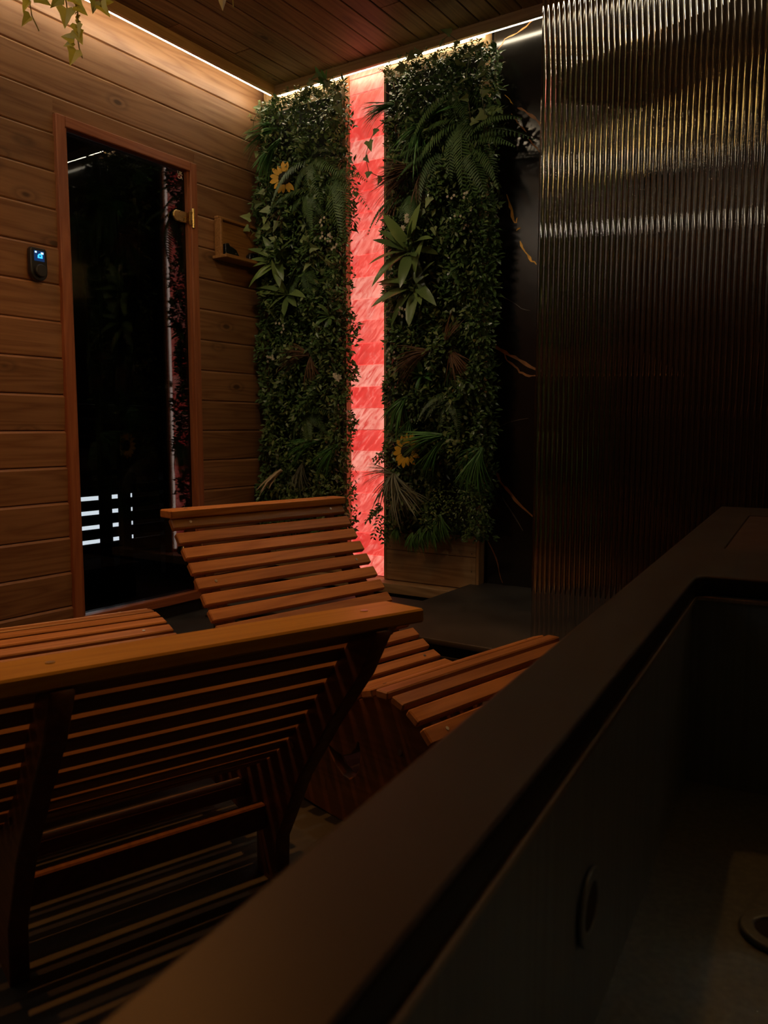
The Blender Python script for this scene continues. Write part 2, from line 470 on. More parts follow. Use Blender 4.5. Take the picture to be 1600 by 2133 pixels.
# marble back wall with its gold veins
mw = tag(span('wall_marble', -1.545, XR, YB - 0.012, YB + 0.02, 0.18, ZC, M['marble']), kind='structure')
veins = [
    ('gold', 0.007, [(-1.491, 2.232), (-1.469, 2.212), (-1.456, 2.19)]),
    ('amber', 0.012, [(-1.436, 2.167), (-1.404, 2.153), (-1.372, 2.126), (-1.346, 2.104), (-1.325, 2.075), (-1.27, 2.03)]),
    ('amber', 0.007, [(-1.461, 2.15), (-1.424, 2.101), (-1.392, 2.064)]), ('amber', 0.006, [(-1.385, 2.04), (-1.365, 2.014), (-1.33, 1.97)]),
    ('gold', 0.012, [(-1.477, 1.836), (-1.464, 1.801), (-1.454, 1.765), (-1.445, 1.72), (-1.43, 1.713), (-1.428, 1.73)]),
    ('gold', 0.008, [(-1.431, 1.68), (-1.414, 1.687)]), ('gold', 0.012, [(-1.413, 1.639), (-1.399, 1.606), (-1.378, 1.58), (-1.36, 1.549), (-1.338, 1.535)]),
    ('amber', 0.013, [(-1.535, 1.225), (-1.518, 1.211), (-1.473, 1.182), (-1.428, 1.16), (-1.384, 1.132), (-1.351, 1.118), (-1.25, 1.07)]),
    ('amber', 0.008, [(-1.477, 1.176), (-1.461, 1.147), (-1.427, 1.124), (-1.405, 1.099), (-1.376, 1.085), (-1.346, 1.078), (-1.28, 1.08)]),
    ('amber', 0.012, [(-1.533, 0.682), (-1.498, 0.658), (-1.484, 0.629), (-1.456, 0.603), (-1.417, 0.557), (-1.351, 0.503), (-1.25, 0.42)]),
    ('grey', 0.005, [(-1.478, 0.569), (-1.439, 0.514), (-1.376, 0.424)]), ('amber', 0.006, [(-1.544, 0.37), (-1.504, 0.298), (-1.484, 0.236), (-1.469, 0.185)]),
    ('grey', 0.003, [(-1.524, 0.85), (-1.456, 0.887), (-1.36, 0.904)]), ('amber', 0.006, [(-1.34, 2.505), (-1.383, 2.49), (-1.421, 2.468), (-1.463, 2.46), (-1.495, 2.45), (-1.527, 2.42)]),
    ('grey', 0.004, [(-1.50, 1.42), (-1.46, 1.40), (-1.40, 1.36), (-1.36, 1.35)]),
    ('amber', 0.010, [(-1.1, 2.3), (-0.9, 2.1), (-0.75, 1.8), (-0.5, 1.65)]), ('amber', 0.010, [(-1.0, 1.2), (-0.8, 0.95), (-0.6, 0.9)])]
for kind, w, pts in veins:
    V, F = [], []
    fine = []
    for (x0, z0), (x1, z1) in zip(pts, pts[1:]):
        for t in (0, 0.5): fine.append((x0 + (x1 - x0) * t, z0 + (z1 - z0) * t))
    fine.append(pts[-1])
    n = len(fine)
    for i, (x, z) in enumerate(fine):
        a = fine[max(i - 1, 0)]; b = fine[min(i + 1, n - 1)]
        d = Vector((b[0] - a[0], b[1] - a[1])).normalized()
        hw = w / 2 * (0.35 + random.random() * 0.9) * (0.4 if i in (0, n - 1) else 1)
        jx, jz = random.uniform(-.002, .002), random.uniform(-.003, .003)
        for s in (-1, 1):
            V += [(x + jx - d.y * hw * s, YB - 0.0126, z + jz + d.x * hw * s)]
    for i in range(n - 1): F.append((2 * i, 2 * i + 1, 2 * i + 3, 2 * i + 2))
    V = [(a_ - mw.location.x, b_ - mw.location.y, c_ - mw.location.z) for a_, b_, c_ in V]
    link('vein', pydata('vein', V, F), M['vein_' + kind], mw)

# raised slate platform (shower floor) with a recess in front of the planters
def platform():
    out = [(-2.30, 2.215), (XR - 0.01, 2.215), (XR - 0.01, YB - 0.013), (-1.553, YB - 0.013), (-1.553, 3.10), (-1.592, 3.10), (-1.592, 2.69), (-2.30, 2.69)]
    me = prism_curve('platform', [out], 0.02, 0.003)
    return me
pf = tag(empty('shower_platform', (-0.35, 2.7, 0)), 'dark slate shower platform raised one step beside the planter', 'platform')
link('slab', platform(), M['tray'], pf, (0.35, -2.7, 0.17))
span('riser', -2.29 + 0.35, XR - 0.02 + 0.35, 2.235 - 2.7, 2.68 - 2.7, 0.0, 0.16, M['black_matte'], pf)
span('riser', -1.548 + 0.35, XR - 0.02 + 0.35, 2.681 - 2.7, YB - 0.02 - 2.7, 0.0, 0.16, M['black_matte'], pf)
span('edge_trim', -2.30 + 0.35, XR - 0.01 + 0.35, 2.200 - 2.7, 2.212 - 2.7, 0.118, 0.128, M['steel_dark'], pf)

# dropped canopy: boards, edge trim, and the LED tape on its four outer edges
cp = tag(empty('ceiling_canopy', ((CX0 + CX1) / 2, (CY0 + CY1) / 2, ZT)), 'dropped wooden ceiling canopy of narrow brown boards above the room', 'ceiling canopy')
cpo = cp.location
nb = 40
bw = (CX1 - CX0) / nb
for i in range(nb):
    x = CX0 + bw * (i + 0.5)
    cuts = [CY0 + 0.005]
    j = CY0 + random.uniform(0.6, 2.2)
    while j < CY1 - 0.3:
        cuts.append(j); j += random.uniform(1.2, 2.2)
    cuts.append(CY1 - 0.005)
    for a, b in zip(cuts, cuts[1:]):
        o = link('board', box_mesh(bw - 0.004, round(b - a - 0.003, 2), 0.018, 0.0025, 'canopy'), M['canopy'], cp, (x - cpo.x, (a + b) / 2 - cpo.y, ZBRD + 0.009 + random.uniform(-.0008, .0008) - cpo.z))
span('backing_sheet', CX0 + 0.01 - cpo.x, CX1 - 0.01 - cpo.x, CY0 + 0.01 - cpo.y, CY1 - 0.01 - cpo.y, ZBRD + 0.021 - cpo.z, ZBRD + 0.033 - cpo.z, M['black_matte'], cp)
t = 0.022
for a, b, c_, d_, mm in ((CX0, CX0 + t, CY0, CY1, 'y'), (CX1 - t, CX1, CY0, CY1, 'y'), (CX0 + t, CX1 - t, CY1 - t, CY1, 'x'), (CX0 + t, CX1 - t, CY0, CY0 + t, 'x')):
    span('edge_trim', a - cpo.x, b - cpo.x, c_ - cpo.y, d_ - cpo.y, 0, ZBRD - ZT + 0.03, M['canopy_trim_' + mm], cp, 0.003)
for i, (x, y) in enumerate([(-2.2, -1), (-2.2, 1.6), (0.9, -1), (0.9, 1.6)]):
    span('hanger', x - cpo.x - .03, x - cpo.x + .03, y - cpo.y - .03, y - cpo.y + .03, ZBRD + 0.03 - cpo.z, ZC - cpo.z, M['black_matte'], cp)
zl0, zl1 = ZT + 0.0005, ZT + 0.0105
def strip(label, x0, x1, y0, y1, g='LED tapes behind the canopy edge'):
    tag(span('led_strip', x0, x1, y0, y1, zl0, zl1, M['led']), label, 'led strip', g)
strip('warm glowing LED tape along the canopy edge beside the plank wall', CX0 - 0.0065, CX0 - 0.0005, CY0 + 0.02, CY1 - 0.02)
strip('warm glowing LED tape along the canopy edge above the plants', CX0 + 0.02, CX1 - 0.02, CY1 + 0.0005, CY1 + 0.0065)
strip('warm glowing LED tape along the canopy edge on the shower side', CX1 + 0.0005, CX1 + 0.0065, 2.20, CY1 - 0.02)

# two linear lights added out of view for bright bands in the glass
def band_light(y, x0, x1, label, mat='band_light', drop=0.0):
    r = tag(empty('added_linear_light', ((x0 + x1) / 2, y, ZBRD)), label, 'added light', 'added lights under the canopy')
    if drop:
        for sx in (-1, 1):
            link('hanger_rod', cyl_mesh(0.004, drop, 8, key='rod'), M['black_plastic'], r, (sx * (x1 - x0) * 0.42, 0, -drop / 2))
    box('housing', (x1 - x0, 0.05, 0.090), (0, 0, -0.045 - drop), M['black_plastic'], r, 0.002)
    box('diffuser', (x1 - x0 - 0.02, 0.006, 0.064), (0, 0.027, -0.048 - drop), M[mat], r)
    box('shade_lip', (x1 - x0, 0.078, 0.006), (0, 0.064, -0.087 - drop), M['black_plastic'], r, 0.001)  # lip shaped to keep this added light off the near lounger
    for sx in (-1, 1):
        box('end_cap', (0.006, 0.128, 0.092), (sx * (x1 - x0) / 2 + sx * 0.003, 0.039, -0.046 - drop), M['black_plastic'], r, 0.001)
band_light(-0.20, -2.60, -1.80, 'warm white linear light added near the plank wall for bands in the glass')
band_light(-1.55, -2.60, -1.50, 'warm white linear light added near the rear wall for bands in the glass', 'band_light_rear', 0.10)

# glowing panel added out of view for the golden band in the glass
bp_ = tag(empty('added_glow_panel', (XR, 1.35, 2.20)), 'unseen golden light panel added for the band in the fluted glass', 'light panel')
box('frame', (0.02, 1.64, 0.26), (-0.012, 0, 0.11), M['black_plastic'], bp_, 0.002)
for zz in (-0.012, 0.112):
    box('louvre', (0.125, 1.64, 0.006), (-0.085, 0, zz), M['black_plastic'], bp_, 0.001)  # added to keep the panel glow off lounger and tub
for i in range(9):
    box('divider', (0.016, 0.006, 0.24), (-0.033, -0.80 + 0.2 * i, 0.11), M['black_plastic'], bp_, 0.001)
for i in range(8):
    for k in range(2):
        box('tile', (0.008, 0.188, 0.106), (-0.027, -0.70 + 0.2 * i, 0.048 + 0.124 * k), M['glow_tile'], bp_, 0.001)


# recessed amber downlights in the canopy
def downlight(x, y, label, watts, tilt=(0, 0), size=125, col=None):
    r = tag(empty('recessed_downlight', (x, y, ZBRD)), label, 'downlight', 'downlights in the canopy')
    link('trim_ring', prism_curve('ring', [[(0.045 * math.cos(a), 0.045 * math.sin(a)) for a in [k * math.pi / 12 for k in range(24)]],
         [(0.034 * math.cos(a), 0.034 * math.sin(a)) for a in [k * math.pi / 12 for k in range(24)]]], 0.006, 0.001), M['black_plastic'], r, (0, 0, -0.003))
    link('lens', cyl_mesh(0.034, 0.003, 24, key='lens'), M['lens'], r, (0, 0, -0.0015))
    ld = bpy.data.lights.new('downlight_lamp', 'SPOT')
    ld.energy = watts; ld.color = col or SPOT_COL; ld.spot_size = R(size); ld.spot_blend = 0.7; ld.shadow_soft_size = 0.03
    lo = bpy.data.objects.new('lamp', ld); COL.objects.link(lo); lo.parent = r; lo.location = (0, 0, -0.012)
    lo.rotation_euler = (R(tilt[0]), R(tilt[1]), 0)
    return r
downlight(-1.85, 1.32, 'small amber downlight set in the canopy over the near lounger', SPOT_W * 1.22, (-7, -19), size=84)
downlight(-2.30, 0.95, 'small amber downlight set in the canopy beside the plank wall', SPOT_W * 0.40, size=115)
downlight(-1.92, 2.02, 'small warm white fill light added in the canopy before the plant panels', SPOT_W * 0.22, (22, 0), 120, (1.0, 0.78, 0.50))  # neutral fill added to brighten the plants and the back
downlight(-0.75, 2.00, 'small amber downlight set in the canopy before the glass screen', SPOT_W * 0.12)

# ================================================================== SAUNA DOOR
dr = tag(empty('door_1', (XL, (DY0 + DY1) / 2, DZ0)), kind='structure')
dyc = (DY0 + DY1) / 2
fw = 0.040
for y0, y1 in ((DY0, DY0 + fw), (DY1 - fw, DY1)):
    span('frame_stile', -0.07, 0.016, y0 - dyc, y1 - dyc, 0, DZ1 - DZ0, M['door_timber'], dr, 0.003)
    span('frame_stop', -0.07, 0.004, (y0 if y0 > dyc else y1) - dyc - (0.012 if y0 > dyc else 0), (y0 if y0 > dyc else y1) - dyc + (0 if y0 > dyc else 0.012), 0.04, DZ1 - DZ0 - fw, M['door_timber'], dr)
span('frame_head', -0.07, 0.016, DY0 + fw - dyc, DY1 - fw - dyc, DZ1 - DZ0 - fw, DZ1 - DZ0, M['door_timber_y'], dr, 0.003)
span('threshold', -0.07, 0.016, DY0 + fw - dyc, DY1 - fw - dyc, 0, 0.04, M['door_timber_y'], dr, 0.003)
gp = span('glass_pane', -0.020, -0.012, DY0 + fw + 0.003 - dyc, DY1 - fw - 0.014 - dyc, 0.045, DZ1 - DZ0 - fw - 0.006, M['door_glass'], dr)
gp.rotation_euler = (0, 0, R(-0.7)); gp.location.x -= 0.004
gp['label'] = 'dark smoked glass pane'
def text_mesh(s, size):
    cu = bpy.data.curves.new('txt', 'FONT'); cu.body = s; cu.size = size; cu.align_x = 'CENTER'; cu.extrude = 0.0002; cu.offset = size * 0.02
    t_ = bpy.data.objects.new('tmp', cu); me = bpy.data.meshes.new_from_object(t_)
    bpy.data.objects.remove(t_); bpy.data.curves.remove(cu)
    return me
for i, s in enumerate(('UK', 'CA')):
    o = link('conformity_mark', text_mesh(s, 0.021), M['white_print'], dr, (-0.0112, 2.590 - dyc, 1.988 - 0.018 * i - DZ0), (R(90), 0, R(90)))
    o['label'] = 'white UK CA lettering'
def hinge(z):
    h = empty('hinge', (0, 0, z - DZ0), 0, dr)
    h['label'] = 'brushed brass glass-door hinge'
    pts = []
    L, hh = 0.078, 0.021
    for k in range(13):
        a = R(90 + 15 * k)
        pts.append((-L + hh + hh * math.cos(a), hh * math.sin(a)))
    pts += [(0.008, -hh), (0.008, hh)]
    link('plate', prism_curve('plate', [pts], 0.012, 0.003), M['brass'], h, (0.0, 2.612 - dyc, 0), (R(90), 0, R(90)))
    link('knuckle', cyl_mesh(0.0075, 0.085, 16, bev=0.001, key='brass'), M['brass'], h, (0.020, 2.634 - dyc, 0.0))
    box('leaf', (0.006, 0.03, 0.06), (0.019, 2.628 - dyc, 0), M['brass'], h, 0.001)
hinge(1.803); hinge(0.30)

# sauna cabin seen dimly through the smoked glass
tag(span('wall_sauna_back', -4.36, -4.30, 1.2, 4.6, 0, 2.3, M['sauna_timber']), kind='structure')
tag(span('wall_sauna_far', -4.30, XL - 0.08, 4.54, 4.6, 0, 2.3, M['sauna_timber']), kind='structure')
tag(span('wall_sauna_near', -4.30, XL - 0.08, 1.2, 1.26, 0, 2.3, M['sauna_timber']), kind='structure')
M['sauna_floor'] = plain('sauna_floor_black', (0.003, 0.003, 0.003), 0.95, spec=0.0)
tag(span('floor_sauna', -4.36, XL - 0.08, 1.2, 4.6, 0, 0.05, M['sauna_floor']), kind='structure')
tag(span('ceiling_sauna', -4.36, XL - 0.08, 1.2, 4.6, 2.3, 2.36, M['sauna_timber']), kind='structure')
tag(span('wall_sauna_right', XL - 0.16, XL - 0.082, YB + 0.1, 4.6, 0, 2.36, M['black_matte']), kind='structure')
sb = tag(empty('slit_bench', (-3.62, 2.75, 0.05)), 'dark slatted bench added in the sauna to shape the light slits', 'bench')  # bench added to cut the lamp glow into slits
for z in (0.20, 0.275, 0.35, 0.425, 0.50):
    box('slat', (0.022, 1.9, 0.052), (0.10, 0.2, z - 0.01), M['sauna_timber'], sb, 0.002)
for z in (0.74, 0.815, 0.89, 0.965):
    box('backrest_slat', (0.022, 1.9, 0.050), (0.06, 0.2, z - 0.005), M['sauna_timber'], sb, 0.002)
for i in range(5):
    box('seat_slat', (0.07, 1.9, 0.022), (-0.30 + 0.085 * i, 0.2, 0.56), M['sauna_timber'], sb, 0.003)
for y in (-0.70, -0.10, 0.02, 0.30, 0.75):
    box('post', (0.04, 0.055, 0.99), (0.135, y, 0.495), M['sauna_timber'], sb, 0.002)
sl = tag(empty('slit_lamp', (-4.30, 3.16, 0.30)), 'small cool white lamp added behind the bench slats for the light slits', 'lamp')  # lamp added to make the bright slits in the door glass
box('housing', (0.03, 0.62, 0.40), (0.015, 0, 0), M['black_plastic'], sl, 0.004)
box('diffuser', (0.014, 0.58, 0.36), (0.036, 0, 0), M['slit_glow'], sl, 0.004)
for i, (y0, z0, y1, z1) in enumerate([(2.60, 1.95, 2.56, 1.05), (2.72, 2.0, 2.62, 1.05), (2.86, 2.05, 2.70, 1.05), (3.0, 2.05, 2.80, 1.1)]):  # added canes stand in for dim lines reflected in the door glass
    pts = []
    r_ = tag(empty('reflection_cane', (-3.45, y1, 1.04)), '%s added cane from the left standing in for reflected lines in the sauna door' % ('first', 'second', 'third', 'fourth')[i], 'bamboo cane', 'added canes in the sauna')
    link('cane', tube_mesh([(0, 0, 0), ((-0.04), (y0 - y1) / 2, (z0 - z1) / 2), (-0.12, y0 - y1, z0 - z1)], 0.008, 8, 0.006), M['bamboo'], r_)
    for k in range(1, 6):
        f = k / 6
        link('node', cyl_mesh(0.0095, 0.006, 10, key='bam'), M['bamboo'], r_, (-0.1 * f, (y0 - y1) * f, (z0 - z1) * f))

# ================================================================== THINGS ON THE LEFT WALL
ct = tag(empty('sauna_controller', (XL, 1.852, 1.476)), 'black rounded sauna controller with a lit blue display left of the door', 'controller')
pts = [(-0.030, 0.046), (-0.026, 0.052), (0.026, 0.052), (0.030, 0.046), (0.031, -0.03)] + [(0.031 * math.cos(a), -0.03 - 0.032 * math.sin(a)) for a in [R(x) for x in range(15, 180, 15)]] + [(-0.031, -0.03)]
link('body', prism_curve('ctrl', [pts], 0.022, 0.004, 2), M['black_plastic'], ct, (0.011, 0, 0), (R(90), 0, R(90)))
link('dial', cyl_mesh(0.023, 0.014, 28, bev=0.003, key='dial'), M['knob'], ct, (0.028, 0.002, -0.028), (0, R(90), 0))
scn = box('display', (0.0008, 0.042, 0.038), (0.0224, 0.001, 0.026), M['screen_dim'], ct)
for nm, dy, dz, sy, sz, mt in (('icon', -0.014, 0.013, 0.007, 0.006, 'screen_white'), ('icon', 0.012, 0.011, 0.010, 0.007, 'screen_white')):
    box(nm, (0.0006, sy, sz), (0.0006, dy, dz), M[mt], scn)
o = link('icon', prism_curve('house', [[(-0.010, -0.008), (0.010, -0.008), (0.010, 0.003), (0.004, 0.009), (-0.003, 0.009), (-0.010, 0.002)], [(-0.003, -0.003), (0.003, -0.003), (0.003, 0.003), (-0.003, 0.003)]], 0.0006), M['screen_blue'], scn, (0.0006, 0.003, 0.0), (R(90), 0, R(90)))

sh = tag(empty('wall_shelf', (XL, 2.93, 1.665)), 'small golden wooden box shelf with a ledge on the plank wall', 'shelf')
SW = 0.27
span('back_board', 0.002, 0.012, -SW / 2, SW / 2, 0.012, 0.165, M['shelf_timber'], sh)
span('side_board', 0.002, 0.045, -SW / 2 - 0.014, -SW / 2, 0.0, 0.170, M['shelf_timber'], sh, 0.002)
span('side_board', 0.002, 0.045, SW / 2, SW / 2 + 0.014, 0.0, 0.170, M['shelf_timber'], sh, 0.002)
span('top_rail', 0.002, 0.026, -SW / 2 - 0.014, SW / 2 + 0.014, 0.171, 0.183, M['shelf_timber'], sh, 0.002)
span('ledge', 0.002, 0.085, -SW / 2 - 0.03, SW / 2 + 0.03, -0.014, 0.0, M['shelf_timber'], sh, 0.002)
box('lip', (0.008, SW + 0.06, 0.016), (0.089, 0, -0.006), M['shelf_timber'], sh, 0.002)
M['glossy_black'] = plain('glossy_black', (0.010, 0.010, 0.011), 0.22)
g1 = [(-0.042, 0), (0.045, 0), (0.040, 0.014), (0.022, 0.036), (0.004, 0.043), (-0.018, 0.048), (-0.028, 0.058), (-0.040, 0.054)]
o = tag(empty('black_ornament', (XL + 0.036, 2.855, 1.665)), 'glossy black hump-shaped ornament at the left end of the wall shelf', 'ornament')
b_ = link('body', prism_curve('orn', [g1], 0.026, 0.006, 2), M['glossy_black'], o, (0, 0, 0.0), (R(90), 0, R(90)))
link('stud', cyl_mesh(0.003, 0.003, 10, key='stud'), M['steel_screw'], o, (0.0135, 0.018, 0.022), (0, R(90), 0))
g2 = [(-0.034, 0), (0.034, 0), (0.036, 0.030), (0.026, 0.040), (-0.020, 0.042), (-0.034, 0.030)]
o = tag(empty('black_ornament', (XL + 0.036, 3.010, 1.665)), 'small glossy black box-shaped ornament at the right end of the wall shelf', 'ornament')
link('body', prism_curve('orn', [g2], 0.030, 0.006, 2), M['glossy_black'], o, (0, 0, 0.0), (R(90), 0, R(90)))
for y, z in ((-0.016, 0.030), (0.010, 0.010)):
    link('stud', cyl_mesh(0.003, 0.003, 10, key='stud'), M['steel_screw'], o, (0.0155, y, z), (0, R(90), 0))

def switch(y, z, label, w=0.086, h=0.086, rockers=2):
    s = tag(empty('switch_plate', (XL, y, z)), label, 'switch', 'black switch plates on the plank wall')
    box('plate', (0.009, w, h), (0.0045, 0, 0), M['black_plastic'], s, 0.002)
    for i in range(rockers):
        box('rocker', (0.006, 0.022, 0.032), (0.010, (i - (rockers - 1) / 2) * 0.030, 0.0), M['glossy_black'], s, 0.0015, (0, R(5), 0))
    for yy in (-0.033, 0.033):
        link('screw', cyl_mesh(0.003, 0.002, 10, key='swscr'), M['steel_screw'], s, (0.0095, yy, -0.025), (0, R(90), 0))
switch(3.118, 1.572, 'black switch plate under the wall shelf at the room corner', 0.10, 0.094)
switch(3.085, 0.530, 'black socket plate low on the plank wall behind the pale grass', 0.12, 0.10)

# ================================================================== SALT COLUMN
sw = tag(empty('salt_wall', (-2.16, YB, 0.15)), 'tall glowing column of pink salt bricks between the two plant panels', 'salt wall')
bz = [2.640, 2.56, 2.46, 2.391, 2.286, 2.187, 2.087, 1.956, 1.86, 1.782, 1.669, 1.568, 1.467, 1.368, 1.261, 1.161, 1.059, 0.958, 0.855, 0.755, 0.656, 0.552, 0.457, 0.359, 0.253, 0.156]
PALE, MIDP, SAL, RED, HOT = (0.90, 0.30, 0.225), (0.92, 0.205, 0.155), (0.93, 0.135, 0.105), (0.84, 0.050, 0.042), (0.90, 0.082, 0.065)
cols = [PALE, MIDP, MIDP, SAL, RED, PALE, RED, HOT, SAL, MIDP, HOT, PALE, MIDP, SAL, RED, PALE, RED, PALE, RED, PALE, HOT, SAL, SAL, RED, MIDP]
for i, (z1, z0) in enumerate(zip(bz, bz[1:])):
    o = link('brick', box_mesh(0.225, 0.03, round(z1 - z0 - 0.002, 3), 0.0022, 'salt'), M['salt'], sw, (random.uniform(-.001, .001), -0.012 + random.uniform(-.002, .002), (z0 + z1) / 2 - 0.15))
    o.color = (*cols[i], 1)
tag(span('led_strip', -2.0655, -2.0605, YB - 0.046, YB - 0.034, 0.17, 2.40, M['led_white']), 'thin white LED tape up the right edge of the salt bricks', 'led strip')

# ================================================================== PLANT PANELS
def add_leaf(V, F, T, o, d, nrm, L, W, curl=0.2, fold=0.18, seg=2, tint=None, base=0.12, peak=0.45):
    """curved, folded leaf blade appended to the lists"""
    x = Vector(d).normalized(); z = Vector(nrm); z = z - x * z.dot(x)
    if z.length < 1e-4: z = x.orthogonal()
    z.normalize(); y = z.cross(x)
    s = len(V); t_ = random.random() if tint is None else tint
    o = Vector(o)
    rows = 0
    for i in range(seg):
        t = i / seg
        w = W / 2 * (base + (1 - base) * math.sin(math.pi * min(1, (t / peak) * 0.5 if t < peak else 0.5 + 0.5 * (t - peak) / (1 - peak))))
        c = o + x * (L * t) - z * (curl * L * t * t)
        V += [c + y * w + z * fold * w, c, c - y * w + z * fold * w]
        rows += 1
    V.append(o + x * L - z * (curl * L))
    T += [t_] * (rows * 3 + 1)
    for i in range(rows - 1):
        a = s + 3 * i
        F += [(a, a + 1, a + 4, a + 3), (a + 1, a + 2, a + 5, a + 4)]
    a = s + 3 * (rows - 1); tip = s + 3 * rows
    F += [(a, a + 1, tip), (a + 1, a + 2, tip)]

def leafmesh(name, V, F, T, smooth=True):
    me = pydata(name, V, F, smooth)
    at = me.attributes.new('tint', 'FLOAT', 'POINT')
    at.data.foreach_set('value', T)
    return me

rnd = random.Random(11)
def rv(s=1.0): return Vector((rnd.uniform(-1, 1), rnd.uniform(-1, 1), rnd.uniform(-1, 1))) * s

# --- prototypes
def frond_proto(seed, pairs=20, droop=0.45, side=0.0):
    r_ = random.Random(seed)
    V, F, T = [], [], []
    def pos(t): return Vector((t * (1 - 0.18 * droop * t), side * t * t, 0.10 * math.sin(t * 2.2) - droop * t * t))
    for i in range(9):
        t0 = i / 9
        a, b = pos(t0), pos(t0 + 1 / 9)
        s = len(V); w = 0.008 * (1 - t0 * 0.7)
        V += [a + Vector((0, w, 0)), a - Vector((0, w, 0)), b - Vector((0, w, 0)), b + Vector((0, w, 0))]
        T += [0.3] * 4; F.append((s, s + 1, s + 2, s + 3))
    for i in range(pairs):
        t = 0.10 + 0.88 * i / (pairs - 1)
        p = pos(t); dx = (pos(min(1, t + .02)) - pos(t - .02)).normalized()
        L = 0.20 * math.sin(math.pi * min(0.98, 0.14 + 0.84 * t ** 0.75)) + 0.018
        for s in (-1, 1):
            d = dx * 0.42 + Vector((0, s, -0.12 + r_.uniform(-.08, .08)))
            add_leaf(V, F, T, p, d, (0, 0, 1), L, 0.032, 0.22, 0.1, 2, tint=0.3 + r_.uniform(0, .3), base=0.55, peak=0.3)
    return leafmesh('frond', V, F, T)
FRONDS = [frond_proto(1, 22, 0.35), frond_proto(2, 20, 0.6, 0.15), frond_proto(3, 24, 0.5, -0.2)]

def tuft_proto(seed, n, width, spread, curl, lmin=0.6):
    r_ = random.Random(seed)
    V, F, T = [], [], []
    for i in range(n):
        a = r_.uniform(-1, 1) * spread; b = r_.uniform(-1, 1) * spread * 0.7
        d = Vector((1, math.tan(a * 0.8), math.tan(b * 0.6) + 0.15))
        add_leaf(V, F, T, Vector((0, r_.uniform(-.03, .03), r_.uniform(-.03, .03))), d, (r_.uniform(-.3, .3), r_.uniform(-.5, .5), 1), r_.uniform(lmin, 1.0), width * r_.uniform(.7, 1.2), curl * r_.uniform(.3, 1.5), 0.3, 5, base=0.75, peak=0.35)
    return leafmesh('tuft', V, F, T)
TUFT_WIDE = [tuft_proto(s, 34, 0.034, 0.62, 0.75) for s in (1, 2)]
TUFT_LONG = [tuft_proto(s, 34, 0.026, 0.30, 0.50) for s in (3, 4)]
TUFT_FINE = [tuft_proto(s, 40, 0.016, 0.42, 0.75) for s in (5, 6)]
TUFT_PALE = [tuft_proto(7, 13, 0.075, 0.42, 0.18)]
TUFT_AIR = [tuft_proto(s, 30, 0.030, 1.2, 0.75, 0.5) for s in (8, 9)]

def broad_proto(seed, curl, L=1.0, W=0.26):
    V, F, T = [], [], []
    add_leaf(V, F, T, (0, 0, 0), (1, 0, 0.25), (0, 0, 1), L, W, curl, 0.25, 7, tint=0.4, base=0.25, peak=0.5)
    return leafmesh('broad_leaf', V, F, T)
BROAD = [broad_proto(1, 0.35), broad_proto(2, 0.6), broad_proto(3, 0.15)]

def ivy_proto(fold):
    out = [(0, 0.0), (-0.10, 0.26), (0.12, 0.50), (0.36, 0.30), (0.62, 0.20), (1.0, 0)]
    V = [(x, y, fold * abs(y) * 1.2 - 0.12 * x * x) for x, y in out] + [(x, -y, fold * abs(y) * 1.2 - 0.12 * x * x) for x, y in out[1:-1]]
    V += [(0.35, 0, -0.02), (0.68, 0, -0.06)]
    c1, c2 = 10, 11
    F = [(0, 1, c1)] and [(0, c1, 1), (1, c1, 2), (2, c1, 3), (3, c1, c2, 4), (4, c2, 5), (0, 6, c1), (6, 7, c1), (7, 8, c1), (8, 9, c2, c1), (9, 5, c2)]
    T = [0.35] * len(V)
    return leafmesh('ivy_leaf', V, F, T, False)
IVY = [ivy_proto(0.25), ivy_proto(-0.15), ivy_proto(0.5)]

def petal_proto():
    V, F, T = [], [], []
    add_leaf(V, F, T, (0.42, 0, 0), (1, 0, 0.18), (0, 0, 1), 0.62, 0.30, 0.22, 0.15, 4, tint=0.4, base=0.5, peak=0.45)
    return leafmesh('petal', V, F, T)
PETAL = petal_proto()

def with_mat(me, mat):
    k = (me.name, mat.name)
    if k not in _cache:
        m2 = me.copy(); m2.materials.clear(); m2.materials.append(mat); _cache[k] = m2
    return _cache[k]

